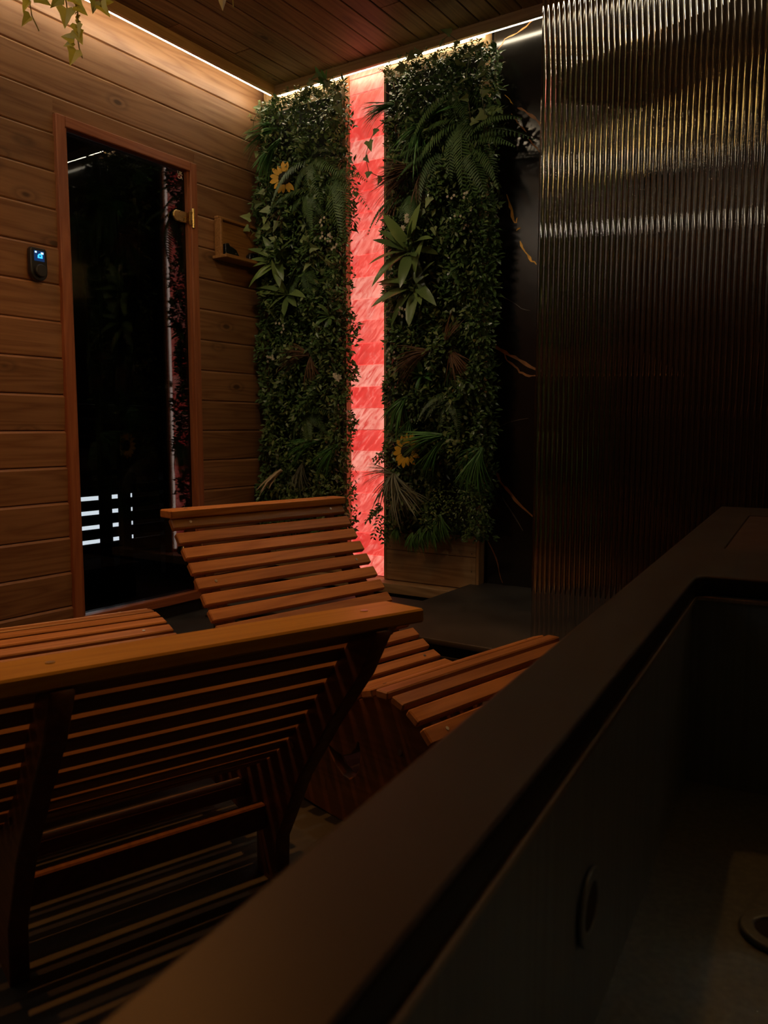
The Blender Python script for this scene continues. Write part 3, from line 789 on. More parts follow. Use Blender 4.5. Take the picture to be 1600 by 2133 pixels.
OUT = Vector((0, -1, 0))
class Panel:
    def __init__(s, root): s.root = root; s.o = root.location
    def loc(s, X, Z, Y): return Vector((X, Y, Z)) - s.o
    def fern(s, X, Z, L, angs, Y=3.03, lift=0.5, mat='fern', name='fern'):
        e = empty(name, s.loc(X, Z, Y), 0, s.root)
        for i, a in enumerate(angs):
            d = Vector((math.cos(R(a)), -lift * rnd.uniform(.6, 1.2), math.sin(R(a))))
            link('frond', with_mat(FRONDS[i % 3], M[mat]), None, e, mw=frame_m((0, 0, 0), d, (0.1 * rnd.uniform(-1, 1), -0.55, 0.85), L * rnd.uniform(.8, 1.15)))
        return e
    def tuft(s, name, protos, X, Z, L, ang, mat, Y=3.02, lift=0.45, n=1, jit=18):
        for i in range(n):
            a = R(ang + rnd.uniform(-jit, jit) * (i > 0))
            d = Vector((math.cos(a), -lift, math.sin(a)))
            o = link(name, with_mat(protos[i % len(protos)], M[mat]), None, s.root, mw=frame_m(s.loc(X, Z, Y), d, (0, -0.6, 0.7), L * rnd.uniform(.85, 1.1)))
    def rosette(s, X, Z, L, n=11, mat='rosette', Y=3.03, bias=-90, spread=150, name='broad_leaf_plant'):
        e = empty(name, s.loc(X, Z, Y), 0, s.root)
        for i in range(n):
            a = R(bias + spread * (2 * i / (n - 1) - 1) + rnd.uniform(-12, 12))
            d = Vector((math.cos(a), -rnd.uniform(.35, 1.0), math.sin(a) + 0.1))
            link('leaf', with_mat(BROAD[i % 3], M[mat]), None, e, mw=frame_m((0, 0, 0), d, (rnd.uniform(-.3, .3), -0.7, 0.7), L * rnd.uniform(.7, 1.1)))
    def sunflower(s, X, Z, r, Y=2.985, tilt=(0.1, 0.1), gone=()):
        e = empty('sunflower', s.loc(X, Z, Y), 0, s.root)
        e['label'] = 'orange-yellow sunflower with a dark disc'
        nrm = Vector((tilt[0], -1, tilt[1])).normalized()
        up = Vector((0, 0, 1)); xx = up.cross(nrm).normalized(); zz = nrm.cross(xx)
        for i in range(15):
            if i in gone: continue
            a = 2 * math.pi * i / 15 + rnd.uniform(-.06, .06)
            d = xx * math.cos(a) + zz * math.sin(a)
            link('petal', with_mat(PETAL, M['petal']), None, e, mw=frame_m((0, 0, 0), d, nrm + d * rnd.uniform(-.15, .25), r * rnd.uniform(.92, 1.08)))
        m = frame_m((0, 0, 0), xx, nrm, 1.0)
        link('seed_disc', cyl_mesh(r * 0.46, r * 0.16, 22, r * 0.36, 0.002, 'disc'), M['disc'], e, mw=m)
    def ivy(s, pts, size, mat='ivy', Y=3.0, stem=0.0016, step=1):
        P = [Vector((x, Y + dy, z)) - s.o for x, z, dy in pts]
        e = empty('ivy_vine', P[0], 0, s.root)
        Q = [p - P[0] for p in P]
        link('stem', tube_mesh(Q, stem, 5), M['stem'], e)
        for i, p in enumerate(Q):
            if i % step: continue
            d = Vector((rnd.uniform(-1, 1), rnd.uniform(-.8, .1), rnd.uniform(-1, .3)))
            link('leaf', with_mat(IVY[i % 3], M[mat]), None, e, mw=frame_m(p, d, (rnd.uniform(-.5, .5), -1, rnd.uniform(-.2, .6)), size * rnd.uniform(.75, 1.15)))
    def spray(s, name, X, Z, rad, n, mat, size=0.006, Y=2.995, petals=5):
        V, F, T = [], [], []
        for i in range(n):
            c = s.loc(X + rnd.uniform(-rad, rad), Z + rnd.uniform(-rad, rad), Y + rnd.uniform(-.02, .01))
            t0 = rnd.uniform(0, 6)
            nn = Vector((rnd.uniform(-.4, .4), -1, rnd.uniform(-.2, .5)))
            for k in range(petals):
                a = t0 + 2 * math.pi * k / petals
                add_leaf(V, F, T, c, (math.cos(a), -0.15, math.sin(a)), nn, size, size * 0.75, 0.1, 0.1, 2, base=0.4)
        return link(name, leafmesh(name, V, F, T), M[mat], s.root)
    def sprig(s, X, Z, L, n, mat='box2', ang=90, Y=3.03, leaf=0.016, spread=35, name='sprig'):
        """upright or hanging leafy twigs"""
        V, F, T = [], [], []
        for i in range(n):
            a = R(ang + rnd.uniform(-spread, spread)); d = Vector((math.cos(a), -rnd.uniform(.05, .7), math.sin(a))).normalized()
            o = s.loc(X + rnd.uniform(-.03, .03), Z + rnd.uniform(-.015, .015), Y)
            ll = L * rnd.uniform(.6, 1.1)
            k = max(4, int(ll / 0.011))
            for j in range(k):
                t = (j + 1) / k
                p = o + d * ll * t + Vector((0, 0, -0.25 * ll * t * t))
                for q in (-1, 1):
                    dd = d * 0.6 + d.orthogonal().normalized() * q * 0.8 + rv(0.35)
                    add_leaf(V, F, T, p, dd, rv(0.4) + Vector((0, -.6, .6)), leaf * rnd.uniform(.7, 1.2), leaf * 0.5, 0.2, 0.2, 2)
        ob = link(name, leafmesh(name, V, F, T), M[mat], s.root)
        ob['kind'] = 'stuff'
        return ob

def mat_of_leaves(name, X0, X1, Z0, Z1, n, root, patches, mat, thick=(2.985, 3.10), frac_edge=0.18):
    """dense small-leaved mat; leaf size and lushness change from clump to clump"""
    V, F, T = [], [], []
    o = root.location
    for i in range(n):
        e = rnd.random()
        X = rnd.uniform(X0, X1); Z = rnd.uniform(Z0, Z1)
        hgt = 0.5 + 0.28 * math.sin(X * 31 + 2.1 * math.sin(Z * 9)) + 0.22 * math.sin(Z * 27 + 1.3 * math.sin(X * 17))
        edge = min(X - X0, X1 - X, Z - Z0, Z1 - Z)
        rnd_y = thick[0] + (thick[1] - thick[0]) * (1 - hgt) * 0.8 + rnd.uniform(-.010, .025)
        if edge < 0.05: rnd_y += (0.05 - edge) * 0.9
        out = Vector((0, -1, 0))
        if X - X0 < 0.04: out += Vector((-0.9, 0, 0))
        if X1 - X < 0.04: out += Vector((0.9, 0, 0))
        if Z1 - Z < 0.05: out += Vector((0, 0, 0.9))
        sz = 0.0275
        for (px, pz, pr, ps) in patches:
            if (X - px) ** 2 + (Z - pz) ** 2 < pr * pr: sz = ps
        d = out * 0.45 + rv(0.9) + Vector((0, 0, -0.1))
        add_leaf(V, F, T, Vector((X, rnd_y, Z)) - o, d, Vector((0, -.7, .7)) + rv(0.5), sz * rnd.uniform(.7, 1.35), sz * rnd.uniform(.42, .62), rnd.uniform(0, .35), 0.25, 2)
    ob = link(name, leafmesh(name, V, F, T), M[mat], root)
    ob['kind'] = 'stuff'
    return ob

def side_leaves(x, sgn, Z0, Z1, n, root):
    """leaves wrapping round the edge of the mat"""
    V, F, T = [], [], []
    for i in range(n):
        p = Vector((x + sgn * rnd.uniform(-0.03, 0.012), rnd.uniform(3.01, 3.14), rnd.uniform(Z0, Z1)))
        d = Vector((sgn * 0.8, -0.5, -0.1)) + rv(0.8)
        add_leaf(V, F, T, p - root.location, d, Vector((sgn * .5, -.6, .6)) + rv(0.4), 0.024 * rnd.uniform(.7, 1.3), 0.013, 0.2, 0.25, 2)
    ob = link('edge_foliage', leafmesh('edge_foliage', V, F, T), M['box'], root)
    ob['kind'] = 'stuff'

def panel_body(name, x0, x1, z0, label):
    yf = 3.118
    r = tag(empty(name, ((x0 + x1) / 2, YB, z0)), label, 'plant wall')
    z = z0
    zt = 2.60
    n = 17
    h = (zt - z0) / n
    for i in range(n):
        box('board', (x1 - x0 - 0.03, 0.018, h - 0.0025), (0, yf + 0.009 - YB, h * (i + 0.5) + random.uniform(-.0004, .0004)), M['pale_board'], r, 0.0015)
    for sx in (-1, 1):
        box('corner_post', (0.014, YB - yf, zt - z0), (sx * ((x1 - x0) / 2 - 0.007), (yf - YB) / 2, (zt - z0) / 2), M['post_z'], r, 0.001)
    box('planting_mat', (x1 - x0 - 0.035, 0.008, 2.00), (0, yf - YB - 0.0045, 0.24 + 1.00), M['mat_grid'], r)
    for zz in (0.08, 0.16):
        for sx in (-1, 1):
            link('nail', cyl_mesh(0.0025, 0.002, 8, key='nail'), M['steel_dark'], r, (sx * ((x1 - x0) / 2 - 0.035), yf - YB - 0.0005, zz), (R(90), 0, 0))
    return r
M['mat_grid'] = plain('dark_planting_mat', (0.010, 0.018, 0.008), 0.7, noise=0.4, scale=60)
M['post_z'] = wood('larch_corner_post', (0.40, 0.25, 0.11), (0.24, 0.135, 0.05), 'Z', rough=0.55, knots=False)

# sill under the planters
pl = tag(empty('plinth', (-2.16, 3.11, 0)), 'pale timber plinth under the salt bricks and the right planter', 'plinth')
span('board', -0.56, 0.56, -0.065, 0.065, 0.105, 0.150, M['pale_board'], pl, 0.002)
span('recessed_base', -0.54, 0.50, -0.03, 0.065, 0.0, 0.105, M['black_matte'], pl)

# ---- left panel
LP = panel_body('plant_panel', -2.768, -2.272, 0.152, 'green plant panel between the sauna wall and the glowing salt bricks')
lp = Panel(LP)
mat_of_leaves('boxwood_foliage', -2.765, -2.205, 0.34, 2.41, 13500, LP,
    [(-2.65, 2.2, 0.12, 0.021), (-2.3, 1.3, 0.15, 0.031), (-2.6, 1.0, 0.14, 0.032), (-2.3, 0.6, 0.2, 0.022), (-2.4, 1.55, 0.12, 0.034), (-2.35, 2.3, 0.15, 0.023)], 'box')
mat_of_leaves('pale_foliage', -2.73, -2.21, 0.36, 2.41, 1600, LP, [], 'box2', (2.965, 3.06))
lp.tuft('grass_tuft', TUFT_LONG, -2.60, 2.27, 0.20, 195, 'grass', n=2)
lp.tuft('grass_tuft', TUFT_LONG, -2.58, 2.22, 0.20, 235, 'grass', n=2)
lp.tuft('grass_tuft', TUFT_WIDE, -2.64, 2.30, 0.14, 170, 'grass')
lp.fern(-2.40, 2.10, 0.26, [-60, -95, -130, -20, -160, 20], mat='fern')
lp.fern(-2.27, 2.02, 0.28, [-8, -30, -55, -80, -100, -125], lift=0.35)
lp.fern(-2.42, 1.96, 0.24, [-70, -100, -140, -40, 175])
lp.sunflower(-2.530, 2.026, 0.068, tilt=(0.35, -0.1), gone=(0, 1, 2, 14))
lp.tuft('dry_grass_tuft', TUFT_FINE, -2.53, 1.92, 0.13, 215, 'dry', n=2)
lp.ivy([(-2.62, 2.03, 0), (-2.66, 1.99, -.01), (-2.70, 1.93, -.03), (-2.735, 1.87, -.03), (-2.745, 1.83, -.03), (-2.72, 1.80, -.03), (-2.68, 1.79, -.02), (-2.63, 1.81, -.01), (-2.58, 1.83, 0)], 0.050)
lp.ivy([(-2.60, 1.95, -.01), (-2.62, 1.90, -.02), (-2.64, 1.86, -.02), (-2.62, 1.82, -.02), (-2.60, 1.76, 0)], 0.050)
lp.ivy([(-2.42, 1.80, 0), (-2.40, 1.74, -.01), (-2.37, 1.69, -.02), (-2.39, 1.62, -.01), (-2.33, 1.58, 0), (-2.28, 1.62, 0)], 0.045)
lp.rosette(-2.61, 1.66, 0.17, 12)
lp.rosette(-2.55, 1.50, 0.16, 10)
lp.fern(-2.45, 1.62, 0.20, [-60, -90, -120, -30])
for x, z in ((-2.312, 1.793), (-2.263, 1.727), (-2.30, 1.74), (-2.25, 1.69), (-2.574, 1.343), (-2.644, 1.208), (-2.60, 1.20)):
    lp.spray('white_flower_spray', x, z, 0.022, 5, 'white_flower', 0.008)
lp.tuft('dry_grass_tuft', TUFT_FINE, -2.42, 1.205, 0.17, 180, 'dry', n=2)
lp.tuft('dry_grass_tuft', TUFT_FINE, -2.41, 1.20, 0.14, -75, 'dry')
lp.tuft('dry_grass_tuft', TUFT_FINE, -2.42, 1.21, 0.14, 150, 'dry')
lp.spray('pink_flower', -2.232, 1.10, 0.018, 3, 'white_flower', 0.017)
lp.rosette(-2.30, 1.38, 0.09, 9, 'box')
lp.fern(-2.44, 0.95, 0.20, [-70, -100, -135, -30, 10])
lp.tuft('grass_tuft', TUFT_FINE, -2.37, 0.80, 0.19, 185, 'grass', n=2)
lp.tuft('grass_tuft', TUFT_FINE, -2.24, 0.79, 0.20, 215, 'grass', n=2)
lp.tuft('straw_tuft', TUFT_PALE, -2.565, 0.66, 0.19, 232, 'pale', Y=2.98)
lp.tuft('straw_tuft', TUFT_FINE, -2.46, 0.70, 0.16, -100, 'silver')
for x in (-2.66, -2.58, -2.50, -2.42, -2.34, -2.26):
    lp.sprig(x, 2.365 + rnd.uniform(-.01, .01), 0.085, 9, 'box2')
lp.sprig(-2.68, 2.33, 0.08, 6, 'box2', ang=130)
lp.sprig(-2.235, 2.26, 0.14, 5, 'bead', ang=-95, leaf=0.010, spread=12)
lp.rosette(-2.31, 2.40, 0.085, 7, 'grass', bias=90, spread=80)
lp.ivy([(-2.40, 2.40, 0), (-2.36, 2.425, -.02), (-2.32, 2.43, -.02), (-2.28, 2.41, 0)], 0.042, 'ivy')
lp.ivy([(-2.24, 2.38, 0), (-2.22, 2.33, -.02), (-2.215, 2.28, -.02), (-2.20, 2.22, 0)], 0.045, 'ivy')
lp.ivy([(-2.69, 2.38, 0), (-2.71, 2.32, -.02), (-2.72, 2.26, -.02), (-2.70, 2.18, 0)], 0.042, 'ivy')

side_leaves(-2.255, 1, 0.36, 2.38, 600, LP)

# ---- right panel
RP = panel_body('plant_panel', -2.059, -1.560, 0.152, 'green plant panel between the glowing salt bricks and the black marble')
rp = Panel(RP)
mat_of_leaves('boxwood_foliage', -2.000, -1.478, 0.375, 2.39, 13500, RP,
    [(-1.6, 1.55, 0.16, 0.034), (-1.9, 1.2, 0.12, 0.032), (-1.65, 0.95, 0.16, 0.033), (-1.6, 0.52, 0.16, 0.016), (-1.65, 1.3, 0.14, 0.030), (-1.9, 2.3, 0.13, 0.022)], 'box')
mat_of_leaves('pale_foliage', -1.995, -1.49, 0.40, 2.38, 1600, RP, [(-1.6, 0.52, 0.16, 0.012)], 'box2', (2.965, 3.06))
rp.tuft('grass_tuft', TUFT_LONG, -1.94, 2.24, 0.15, 185, 'grass', n=3)
rp.tuft('grass_tuft', TUFT_WIDE, -1.79, 2.14, 0.20, -120, 'grass')
rp.tuft('grass_tuft', TUFT_WIDE, -1.78, 2.13, 0.17, -170, 'grass')
rp.tuft('grass_tuft', TUFT_WIDE, -1.77, 2.13, 0.15, 40, 'grass')
rp.fern(-1.66, 2.24, 0.25, [-50, -80, -110, -140, -20, 160])
rp.fern(-1.62, 2.12, 0.27, [-100, -125, -70, -150, -45, 180])
rp.fern(-1.60, 2.02, 0.27, [-2, 14, -25, -55, -85, 30], lift=0.4)
rp.fern(-1.72, 2.02, 0.22, [-160, -130, -100, 170])
rp.tuft('dry_grass_tuft', TUFT_LONG, -1.80, 1.95, 0.24, 178, 'dry', n=3)
rp.tuft('dry_grass_tuft', TUFT_FINE, -1.80, 1.94, 0.15, -85, 'dry')
rp.tuft('dry_grass_tuft', TUFT_LONG, -1.89, 1.87, 0.17, 232, 'dry')
rp.fern(-1.88, 1.86, 0.21, [-60, -90, -115, -150, 190, -30])
for x, z in ((-1.858, 1.746), (-1.845, 1.755), (-1.882, 1.705)):
    rp.spray('cream_flower', x, z, 0.010, 3, 'white_flower', 0.015, petals=7)
for x, z in ((-1.568, 1.731), (-1.605, 1.715), (-1.557, 1.672), (-1.64, 1.80), (-1.58, 1.80), (-1.893, 1.349), (-1.87, 1.365), (-1.961, 1.186), (-1.955, 1.22), (-1.93, 1.18)):
    rp.spray('white_flower_spray', x, z, 0.018, 4, 'white_flower', 0.007)
rp.rosette(-1.86, 1.62, 0.19, 13)
rp.rosette(-1.83, 1.47, 0.19, 11)
rp.ivy([(-1.76, 1.88, 0), (-1.74, 1.82, -.02), (-1.76, 1.76, -.02), (-1.73, 1.70, 0), (-1.70, 1.64, 0)], 0.046)
rp.ivy([(-1.52, 2.36, 0), (-1.50, 2.30, -.02), (-1.49, 2.24, -.03), (-1.50, 2.17, -.03), (-1.49, 2.10, -.02), (-1.50, 2.03, 0)], 0.050)
rp.ivy([(-1.56, 2.33, -.02), (-1.57, 2.25, -.03), (-1.56, 2.17, -.03), (-1.55, 2.08, -.02)], 0.046)
rp.ivy([(-1.96, 2.18, 0), (-2.00, 2.14, -.03), (-2.03, 2.09, -.04), (-2.05, 2.03, -.04), (-2.04, 1.97, -.03), (-1.99, 1.94, 0)], 0.040, 'ivy')
rp.ivy([(-1.72, 2.38, 0), (-1.68, 2.42, -.03), (-1.645, 2.43, -.03), (-1.61, 2.40, -.02)], 0.046)
rp.ivy([(-1.88, 2.37, 0), (-1.84, 2.40, -.03), (-1.80, 2.39, -.02)], 0.046)
rp.tuft('dry_grass_tuft', TUFT_FINE, -1.74, 1.19, 0.20, 183, 'dry', n=3)
rp.tuft('dry_grass_tuft', TUFT_FINE, -1.66, 1.19, 0.15, -40, 'dry', n=2)
rp.tuft('dry_grass_tuft', TUFT_WIDE, -1.68, 1.21, 0.14, 75, 'dry')
rp.rosette(-1.80, 1.09, 0.075, 10, 'grass', spread=180)
rp.fern(-1.67, 1.01, 0.17, [80, 15, -40, -140, -165, -100])
rp.tuft('grass_tuft', TUFT_WIDE, -1.87, 1.00, 0.16, 235, 'grass', n=2)
rp.tuft('grass_tuft', TUFT_WIDE, -1.85, 0.90, 0.13, 255, 'grass')
rp.sunflower(-1.853, 0.765, 0.072, tilt=(-0.1, 0.12))
rp.tuft('grass_tuft', TUFT_LONG, -1.655, 0.83, 0.23, 195, 'grass', Y=2.955, lift=0.12, n=2, jit=12)
rp.tuft('grass_tuft', TUFT_LONG, -1.65, 0.82, 0.20, 228, 'grass', Y=2.97, lift=0.15)
rp.tuft('grass_tuft', TUFT_FINE, -1.50, 0.78, 0.20, 255, 'grass', n=2)
rp.tuft('grass_tuft', TUFT_FINE, -1.51, 0.78, 0.14, 200, 'grass')
rp.tuft('air_plant', TUFT_AIR, -1.92, 0.66, 0.20, -80, 'silver', Y=2.99, n=2)
rp.tuft('air_plant', TUFT_AIR, -1.90, 0.60, 0.17, -45, 'silver', Y=2.99)
rp.tuft('air_plant', TUFT_FINE, -1.93, 0.66, 0.15, 160, 'silver', Y=2.99)
for x, z, l_ in ((-1.70, 0.49, 0.11), (-1.74, 0.46, 0.12), (-1.80, 0.42, 0.11), (-1.84, 0.40, 0.09), (-1.92, 0.42, 0.07)):
    rp.tuft('leafy_stem', TUFT_WIDE, x, z, l_, -95, 'grass', Y=3.02, n=2)
rp.sprig(-1.985, 0.52, 0.09, 4, 'box', ang=215, leaf=0.024)
rp.sprig(-1.985, 0.47, 0.09, 4, 'box', ang=250, leaf=0.024)
rp.sprig(-1.985, 0.75, 0.06, 4, 'box', ang=200, leaf=0.022)
for x in (-1.95, -1.88, -1.80, -1.72, -1.64, -1.56):
    rp.sprig(x, 2.345 + rnd.uniform(-.01, .01), 0.09, 9, 'box2')
rp.sprig(-1.50, 2.30, 0.13, 5, 'bead', ang=-80, leaf=0.011, spread=15)
rp.sprig(-1.51, 2.12, 0.08, 5, 'rosette', ang=-20, leaf=0.03)

side_leaves(-1.525, 1, 0.39, 2.38, 2200, RP)

# ================================================================== FLUTED SHOWER GLASS
def fluted():
    x0, x1, pitch, dep, thk = -0.951, 0.55, 0.0152, 0.0042, 0.006
    n = int((x1 - x0) / pitch)
    seg = 10
    prof = []
    for i in range(n):
        for k in range(seg):
            u = k / seg
            prof.append((x0 + (i + u) * pitch, -thk / 2 - dep * math.sin(math.pi * u) ** 0.85))
    prof.append((x0 + n * pitch, -thk / 2))
    m = len(prof)
    z0, z1 = 0.0, ZT - 0.182 + 0.03
    V, F = [], []
    for z in (z0, z1):
        V += [(x, y, z) for x, y in prof] + [(x, thk / 2, z) for x, y in prof]
    o2 = 2 * m
    for i in range(m - 1):
        F.append((i, i + 1, o2 + i + 1, o2 + i))
        F.append((m + i + 1, m + i, o2 + m + i, o2 + m + i + 1))
        F.append((i + 1, i, m + i, m + i + 1))
        F.append((o2 + i, o2 + i + 1, o2 + m + i + 1, o2 + m + i))
    F.append((0, o2, o2 + m, m)); F.append((m - 1, 2 * m - 1, o2 + 2 * m - 1, o2 + m - 1))
    me = pydata('fluted_sheet', V, F)
    for p in me.polygons:
        nz = abs(p.normal.z)
        p.use_smooth = nz < 0.5
    # keep the valleys between flutes and the arrises crisp
    me.update()
    se = me.attributes.new('sharp_edge', 'BOOLEAN', 'EDGE')
    valley = set()
    for i in range(n + 1):
        valley.add(i * seg)
    vals = [False] * len(me.edges)
    for e in me.edges:
        a, b = e.vertices
        a0, b0 = a % o2, b % o2
        if a0 == b0 and (a0 in valley or a0 in (m, 2 * m - 1)): vals[e.index] = True
        if a // o2 == b // o2: vals[e.index] = True
    se.data.foreach_set('value', vals)
    return me
fg = tag(empty('fluted_glass_screen', (-0.2, 2.262, 0.182)), 'tall fluted glass shower screen behind the tub', 'shower screen')
link('glass_sheet', fluted(), M['fluted'], fg, (0.2, 0, 0))

# ================================================================== TUB
tb = tag(empty('plunge_tub', (-0.363, 1.979, 0)), 'dark bronze-black plunge tub with steel basin in the right foreground', 'tub')
tb.rotation_euler = (0, 0, R(5.2))
TW, TL, TH = 0.86, 2.15, 0.68
WX0, WX1, WY1, WY0 = 0.060, 0.80, -0.962, -2.09
def rrect(x0, x1, y0, y1, r, n=5):
    P = []
    for cx_, cy_, a0 in ((x1 - r, y1 - r, 0), (x0 + r, y1 - r, 90), (x0 + r, y0 + r, 180), (x1 - r, y0 + r, 270)):
        for k in range(n + 1):
            a = R(a0 + 90 * k / n); P.append((cx_ + r * math.cos(a), cy_ + r * math.sin(a)))
    return P
HX0, HX1, HY0, HY1 = 0.068, 0.72, -0.709, -0.179
link('rim', prism_curve('rim', [rrect(0, TW, -TL, 0, 0.006, 3), rrect(WX0, WX1, WY0, WY1, 0.018), rrect(HX0, HX1, HY0, HY1, 0.004, 2)], 0.022, 0.003, 2), M['tub_body'], tb, (0, 0, TH - 0.011))
link('hatch', prism_curve('hatch', [rrect(HX0 + 0.002, HX1 - 0.002, HY0 + 0.002, HY1 - 0.002, 0.004, 2)], 0.018, 0.001), M['hatch'], tb, (0, 0, TH - 0.0105))
span('side_panel', 0.006, 0.024, -TL + 0.006, -0.006, 0.0, TH - 0.022, M['tub_body'], tb)
span('side_panel', TW - 0.024, TW - 0.006, -TL + 0.006, -0.006, 0.0, TH - 0.022, M['tub_body'], tb)
span('end_panel', 0.024, TW - 0.024, -0.024, -0.006, 0.0, TH - 0.022, M['tub_body'], tb)
span('end_panel', 0.024, TW - 0.024, -TL + 0.006, -TL + 0.024, 0.0, TH - 0.022, M['tub_body'], tb)
def basin():
    z1, z0 = TH - 0.024, 0.415
    e = 0.002
    x0, x1, y0, y1 = WX0 - e, WX1 + e, WY0 - e, WY1 + e
    V = [(x0, y0, z0), (x1, y0, z0), (x1, y1, z0), (x0, y1, z0), (x0, y0, z1), (x1, y0, z1), (x1, y1, z1), (x0, y1, z1)]
    F = [(0, 1, 2, 3), (0, 4, 5, 1), (1, 5, 6, 2), (2, 6, 7, 3), (3, 7, 4, 0)]
    o = 0.012
    W_ = [(x0 - o, y0 - o, z0 - o), (x1 + o, y0 - o, z0 - o), (x1 + o, y1 + o, z0 - o), (x0 - o, y1 + o, z0 - o), (x0 - o, y0 - o, z1), (x1 + o, y0 - o, z1), (x1 + o, y1 + o, z1), (x0 - o, y1 + o, z1)]
    G = [(11, 10, 9, 8), (9, 13, 12, 8), (10, 14, 13, 9), (11, 15, 14, 10), (8, 12, 15, 11), (4, 12, 13, 5), (5, 13, 14, 6), (6, 14, 15, 7), (7, 15, 12, 4)]
    return pydata('basin', V + W_, F + G)
bs = link('basin', basin(), M['basin'], tb)
bs['label'] = 'brushed dark steel basin'
zl = TH - 0.028
for a, b, c_, d_ in ((WX0 - 0.002, WX0 + 0.004, WY0, WY1), (WX1 - 0.004, WX1 + 0.002, WY0, WY1)):
    span('lip', a, b, c_, d_, zl - 0.003, zl + 0.003, M['basin_lip'], tb, 0.001)
span('lip', WX0, WX1, WY1 - 0.004, WY1 + 0.002, zl - 0.003, zl + 0.003, M['basin_lip'], tb, 0.001)
circ = lambda r, n=28: [(r * math.cos(2 * math.pi * k / n), r * math.sin(2 * math.pi * k / n)) for k in range(n)]
p_ = link('inlet_port', prism_curve('port', [circ(0.026), circ(0.018)], 0.003, 0.001), M['basin'], tb, (WX0 + 0.0005, -1.475, 0.53), (0, R(90), 0))
link('port_bore', cyl_mesh(0.016, 0.003, 24, key='bore'), M['black_matte'], p_, (0, 0, -0.001))
p_ = link('drain', prism_curve('drain', [circ(0.030), circ(0.021)], 0.006, 0.002), M['basin'], tb, (0.175, -1.255, 0.418))
link('drain_bore', cyl_mesh(0.021, 0.003, 24, key='bore2'), M['black_matte'], p_, (0, 0, -0.001))

# ================================================================== LOUNGERS
def spline(pts, n=240):
    """Catmull-Rom through the profile points, resampled to even steps"""
    P = [Vector(p) for p in pts]
    P = [P[0] * 2 - P[1]] + P + [P[-1] * 2 - P[-2]]
    out = []
    for i in range(1, len(P) - 2):
        for k in range(12):
            t = k / 12
            a, b, c_, d_ = P[i - 1], P[i], P[i + 1], P[i + 2]
            out.append(0.5 * ((2 * b) + (c_ - a) * t + (2 * a - 5 * b + 4 * c_ - d_) * t * t + (3 * b - a - 3 * c_ + d_) * t ** 3))
    out.append(P[-2])
    return out
def resample(c, pitch, start=0.0):
    res = []; acc = -start
    for a, b in zip(c, c[1:]):
        L = (b - a).length
        while acc + L >= 0 and L > 0:
            t = -acc / L
            if t > 1: break
            res.append((a.lerp(b, t), (b - a).normalized())); acc -= pitch
        acc += L
    return res

def lounger(name, label, loc, rz, prof, W, insets, side_loops, pitch=0.047, sw=0.034, th=0.017, capw=0.085, cap_tilt=0.0, start=0.042, extra=None, capmat='cap'):
    r = tag(empty(name, loc, rz), label, 'lounger', 'slatted wooden relax loungers')
    c = spline(prof)
    pos = resample(c, pitch, start)
    me = box_mesh(sw, W, th, 0.0028, 'slat')
    for i, (p, d) in enumerate(pos):
        ang = math.atan2(d.y, d.x)
        nrm = Vector((-d.y, d.x))
        q = p - nrm * th / 2
        o = link('slat', me, M['slat'], r, (q.x, W / 2, q.y), (0, -ang, 0))
        if i % 4 == 0:
            for yy in insets:
                link('screw', cyl_mesh(0.0042, 0.002, 10, key='lscrew'), M['steel_screw'], o, (0, yy - W / 2, th / 2 + 0.0003))
    # cap slat along the head end
    p0 = c[0]
    o = link('cap_slat', box_mesh(capw, W + 0.01, 0.022, 0.003, capmat), M[capmat], r, (p0.x + 0.0, W / 2, p0.y - 0.011), (0, cap_tilt, 0))
    for yy in insets:
        link('screw', cyl_mesh(0.006, 0.002, 12, key='lscrew2'), M['steel_screw'], o, (0, yy - W / 2, 0.0113))
    for yy in insets:
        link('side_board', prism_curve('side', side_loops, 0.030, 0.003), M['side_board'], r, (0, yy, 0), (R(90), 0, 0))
    if extra: extra(r, W, insets)
    return r

def offset_under(prof, off):
    c = spline(prof)
    res = []
    for i, p in enumerate(c):
        d = (c[min(i + 1, len(c) - 1)] - c[max(i - 1, 0)]).normalized()
        res.append(p - Vector((-d.y, d.x)) * off)
    return res

# far lounger: backrest towards the plank wall, rocker side with a crescent handhold
prof_far = [(0, .645), (.06, .566), (.12, .494), (.18, .420), (.236, .358), (.305, .297), (.367, .256), (.42, .226), (.475, .209), (.54, .217), (.61, .250), (.69, .298), (.76, .332), (.82, .344), (.87, .333), (.915, .309), (.955, .272), (.99, .228), (1.03, .170), (1.06, .115)]
und = [p for p in offset_under(prof_far, 0.0175)]
low = offset_under(prof_far, 0.062)
xs = lambda L: [p for p in L]
rock = [(x / 100, 0.002 + ((x / 100 - 0.66) ** 2) * 0.42) for x in range(100, 34, -3)]
side_far = [(p.x, p.y) for p in und if p.x > 0.012][::4] + rock + [(p.x, p.y) for p in reversed(low) if p.x < 0.315 and p.x > 0.0][::4]
cres = [(.598, .166), (.612, .143), (.632, .120), (.655, .105), (.675, .102), (.695, .114), (.708, .136), (.714, .165), (.709, .195), (.703, .200), (.695, .180), (.678, .162), (.655, .153), (.630, .155), (.610, .163)]
def far_extra(r, W, ins):
    for x, z in ((0.40, 0.10), (0.90, 0.12)):
        box('stretcher', (0.03, ins[1] - ins[0] - 0.031, 0.055), (x, (ins[0] + ins[1]) / 2, z), M['side_board'], r, 0.003)
    for x, z in ((0.50, .12), (0.83, .21)):
        link('bolt', cyl_mesh(0.006, 0.004, 12, key='bolt'), M['steel_screw'], r, (x, ins[0] - 0.016, z), (R(90), 0, 0))
Wf = 0.607
th_f = R(-12)
Rf = Vector((-1.523, 2.043))
df = Vector((math.sin(R(12)), math.cos(R(12))))
of = Rf - df * Wf
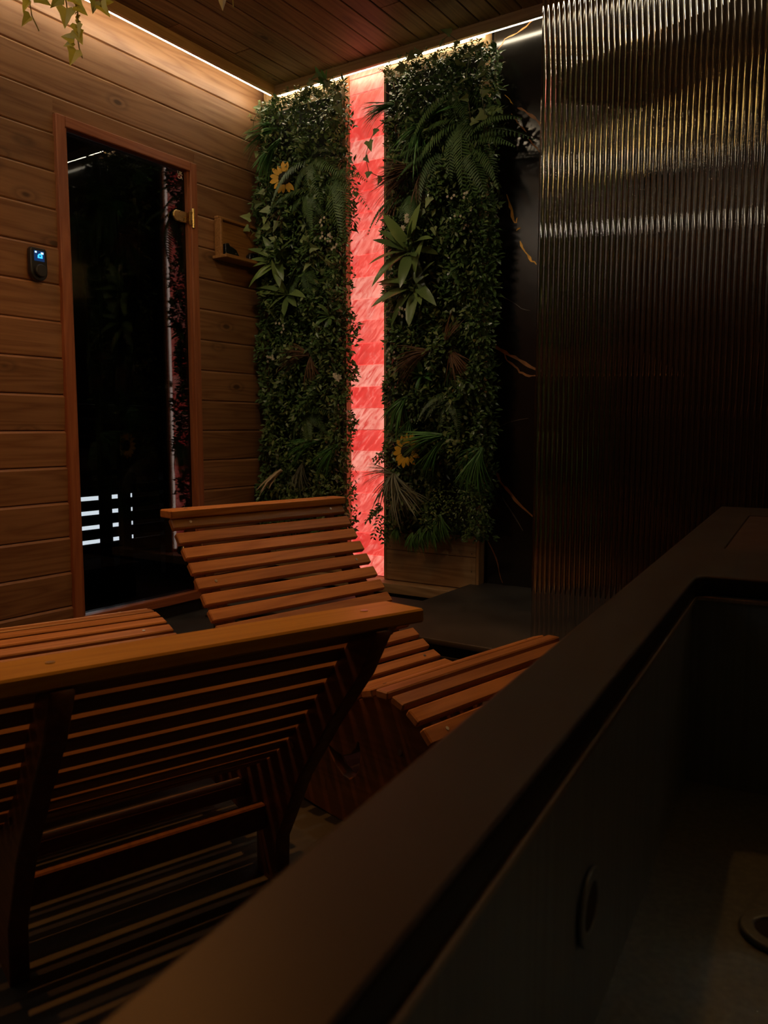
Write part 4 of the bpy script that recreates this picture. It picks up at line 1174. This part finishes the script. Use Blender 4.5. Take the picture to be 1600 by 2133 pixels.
lounger('relax_lounger', 'slatted wooden relax lounger with rocker sides in front of the plant panels', (of.x, of.y, 0), th_f, prof_far, Wf, (0.055, Wf - 0.055), [side_far, cres], extra=far_extra, capw=0.06, capmat='slat')

# near lounger: seen from behind its backrest, feet on the slate
prof_near = [(0, .578), (.05, .520), (.10, .460), (.15, .402), (.205, .342), (.27, .282), (.345, .232), (.43, .198), (.52, .184), (.62, .196), (.72, .230), (.82, .277), (.91, .318), (.99, .345), (1.06, .360), (1.12, .364), (1.18, .355), (1.235, .328), (1.28, .288), (1.32, .235)]
und = offset_under(prof_near, 0.0175)
side_near = [(p.x, p.y) for p in und if p.x > -0.01][::4] + [(1.30, 0.16), (1.22, 0.0), (1.12, 0.0), (1.08, 0.09), (0.95, 0.13), (0.60, 0.115), (0.42, 0.095), (0.345, 0.085), (0.345, 0.0), (0.275, 0.0), (0.270, 0.095), (0.185, 0.245), (0.085, 0.375), (-0.005, 0.480), (-0.05, 0.553), (-0.03, 0.555)]
def near_extra(r, W, ins):
    yc, ln = (ins[0] + ins[1]) / 2, ins[1] - ins[0] - 0.031
    box('stretcher', (0.022, ln, 0.050), (0.315, yc, 0.125), M['side_board'], r, 0.003)
    box('stretcher', (0.030, ln, 0.030), (0.40, yc, 0.150), M['slat'], r, 0.003)
    box('stretcher', (0.022, ln, 0.050), (1.10, yc, 0.10), M['side_board'], r, 0.003)
    for yy in ins:
        b = box('foot_bracket', (0.003, 0.016, 0.046), (0.2755, yy, 0.045), M['steel_dark'], r, 0.0008)
        for dz in (-0.016, 0.016):
            link('screw', cyl_mesh(0.003, 0.002, 8, key='fbs'), M['steel_screw'], b, (-0.002, 0, dz), (0, R(90), 0))
    for x, z in ((0.20, 0.30),):
        for yy in ins:
            link('bolt', cyl_mesh(0.006, 0.004, 12, key='bolt'), M['steel_screw'], r, (x, yy + 0.016, z), (R(90), 0, 0))
Wn = 0.615
Bn = Vector((-0.672, 1.072))
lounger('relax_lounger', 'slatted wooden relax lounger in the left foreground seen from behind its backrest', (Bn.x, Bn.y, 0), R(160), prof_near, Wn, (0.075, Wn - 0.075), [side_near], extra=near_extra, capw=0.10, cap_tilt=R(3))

# ================================================================== HANGING PLANTS
def hanging(label, anchor, strands, leaf, mat):
    r = tag(empty('hanging_ivy', anchor), label, 'hanging plant', 'ivy hanging from the canopy')
    A = Vector(anchor)
    rr = random.Random(5)
    for pts, leaves in strands:
        P = [Vector(p) - A for p in pts]
        link('stem', tube_mesh(P, 0.0022, 5), M['stem_lit'], r)
        for (p, d, s) in leaves:
            link('leaf', with_mat(IVY[rr.randrange(3)], M[mat]), None, r, mw=frame_m(Vector(p) - A, d, (0.55 + rr.uniform(-.3, .3), -0.8, rr.uniform(-.1, .5)), leaf * s))
    return r
M['stem_lit'] = plain('lit_vine_stem', (0.35, 0.30, 0.10), 0.5)  # lit copy of the stem, light put into its colour
D = Vector((0.83, 0.55, 0))    # picture-right, roughly, for leaf directions
def dd(a, b): return D * a + Vector((0, 0, b))
hanging('ivy strands in lamp-lit yellow hanging from the canopy beside the plank wall', (-2.20, 1.56, ZBRD),
    [([(-2.21, 1.55, 2.503), (-2.225, 1.51, 2.20), (-2.235, 1.500, 2.11), (-2.240, 1.510, 2.07), (-2.238, 1.525, 2.045), (-2.238, 1.530, 2.035)],
      [((-2.235, 1.50, 2.105), dd(-.6, -.8), .95), ((-2.238, 1.505, 2.065), dd(-.75, -.6), 1.0), ((-2.225, 1.52, 2.12), dd(.8, -.4), 1.1), ((-2.235, 1.49, 2.12), dd(-1, .1), 1.0)]),
     ([(-2.16, 1.58, 2.503), (-2.15, 1.60, 2.18), (-2.155, 1.605, 2.10), (-2.165, 1.612, 2.05), (-2.170, 1.614, 2.02), (-2.172, 1.622, 1.99), (-2.170, 1.628, 1.978)],
      [((-2.155, 1.600, 2.06), dd(.1, -1), 1.0), ((-2.16, 1.60, 2.045), dd(.4, -.9), 1.1), ((-2.175, 1.605, 2.025), dd(-1, .25), 1.1), ((-2.178, 1.606, 2.015), dd(-.8, -.15), .9), ((-2.178, 1.612, 1.998), dd(-.45, -.9), 1.25), ((-2.15, 1.60, 2.11), dd(.7, -.6), 1.0)]),
     ([(-2.17, 1.575, 2.503), (-2.172, 1.575, 2.15), (-2.170, 1.580, 2.10)],
      [((-2.170, 1.578, 2.10), dd(-.15, -1), 1.4), ((-2.175, 1.565, 2.125), dd(-.8, -.6), 1.1), ((-2.16, 1.585, 2.13), dd(.8, -.5), 1.0)]),
     ([(-2.12, 1.63, 2.503), (-2.11, 1.645, 2.16), (-2.105, 1.65, 2.115)],
      [((-2.108, 1.648, 2.12), dd(.7, -.7), 1.1), ((-2.115, 1.64, 2.13), dd(-.3, -.9), .9), ((-2.10, 1.655, 2.13), dd(1, .1), .8)])], 0.040, 'ivy_lit')
# small bead-like leaves of the middle strand
hb = bpy.data.objects['hanging_ivy']
V, F, T = [], [], []
for i in range(46):
    t_ = i / 46
    p = Vector((-2.15, 1.60, 2.16)).lerp(Vector((-2.158, 1.606, 2.035)), t_) - Vector((-2.20, 1.56, ZBRD))
    for q in range(2):
        add_leaf(V, F, T, p, rv(1), rv(1), 0.011, 0.007, 0.1, 0.2, 2)
link('bead_foliage', leafmesh('bead_foliage', V, F, T), M['ivy_lit'], hb)
V, F, T = [], [], []
hanging('pale pointed leaf tip hanging from the middle of the canopy', (-1.85, 1.90, ZBRD),
    [([(-1.85, 1.90, 2.503), (-1.85, 1.902, 2.30), (-1.849, 1.905, 2.19)], [((-1.849, 1.905, 2.19), dd(-.1, -1), 1.15)]),
     ([(-1.84, 1.92, 2.503), (-1.836, 1.925, 2.25), (-1.832, 1.93, 2.155)], [((-1.836, 1.925, 2.25), dd(.3, -.8), 1.0)])], 0.042, 'pale')
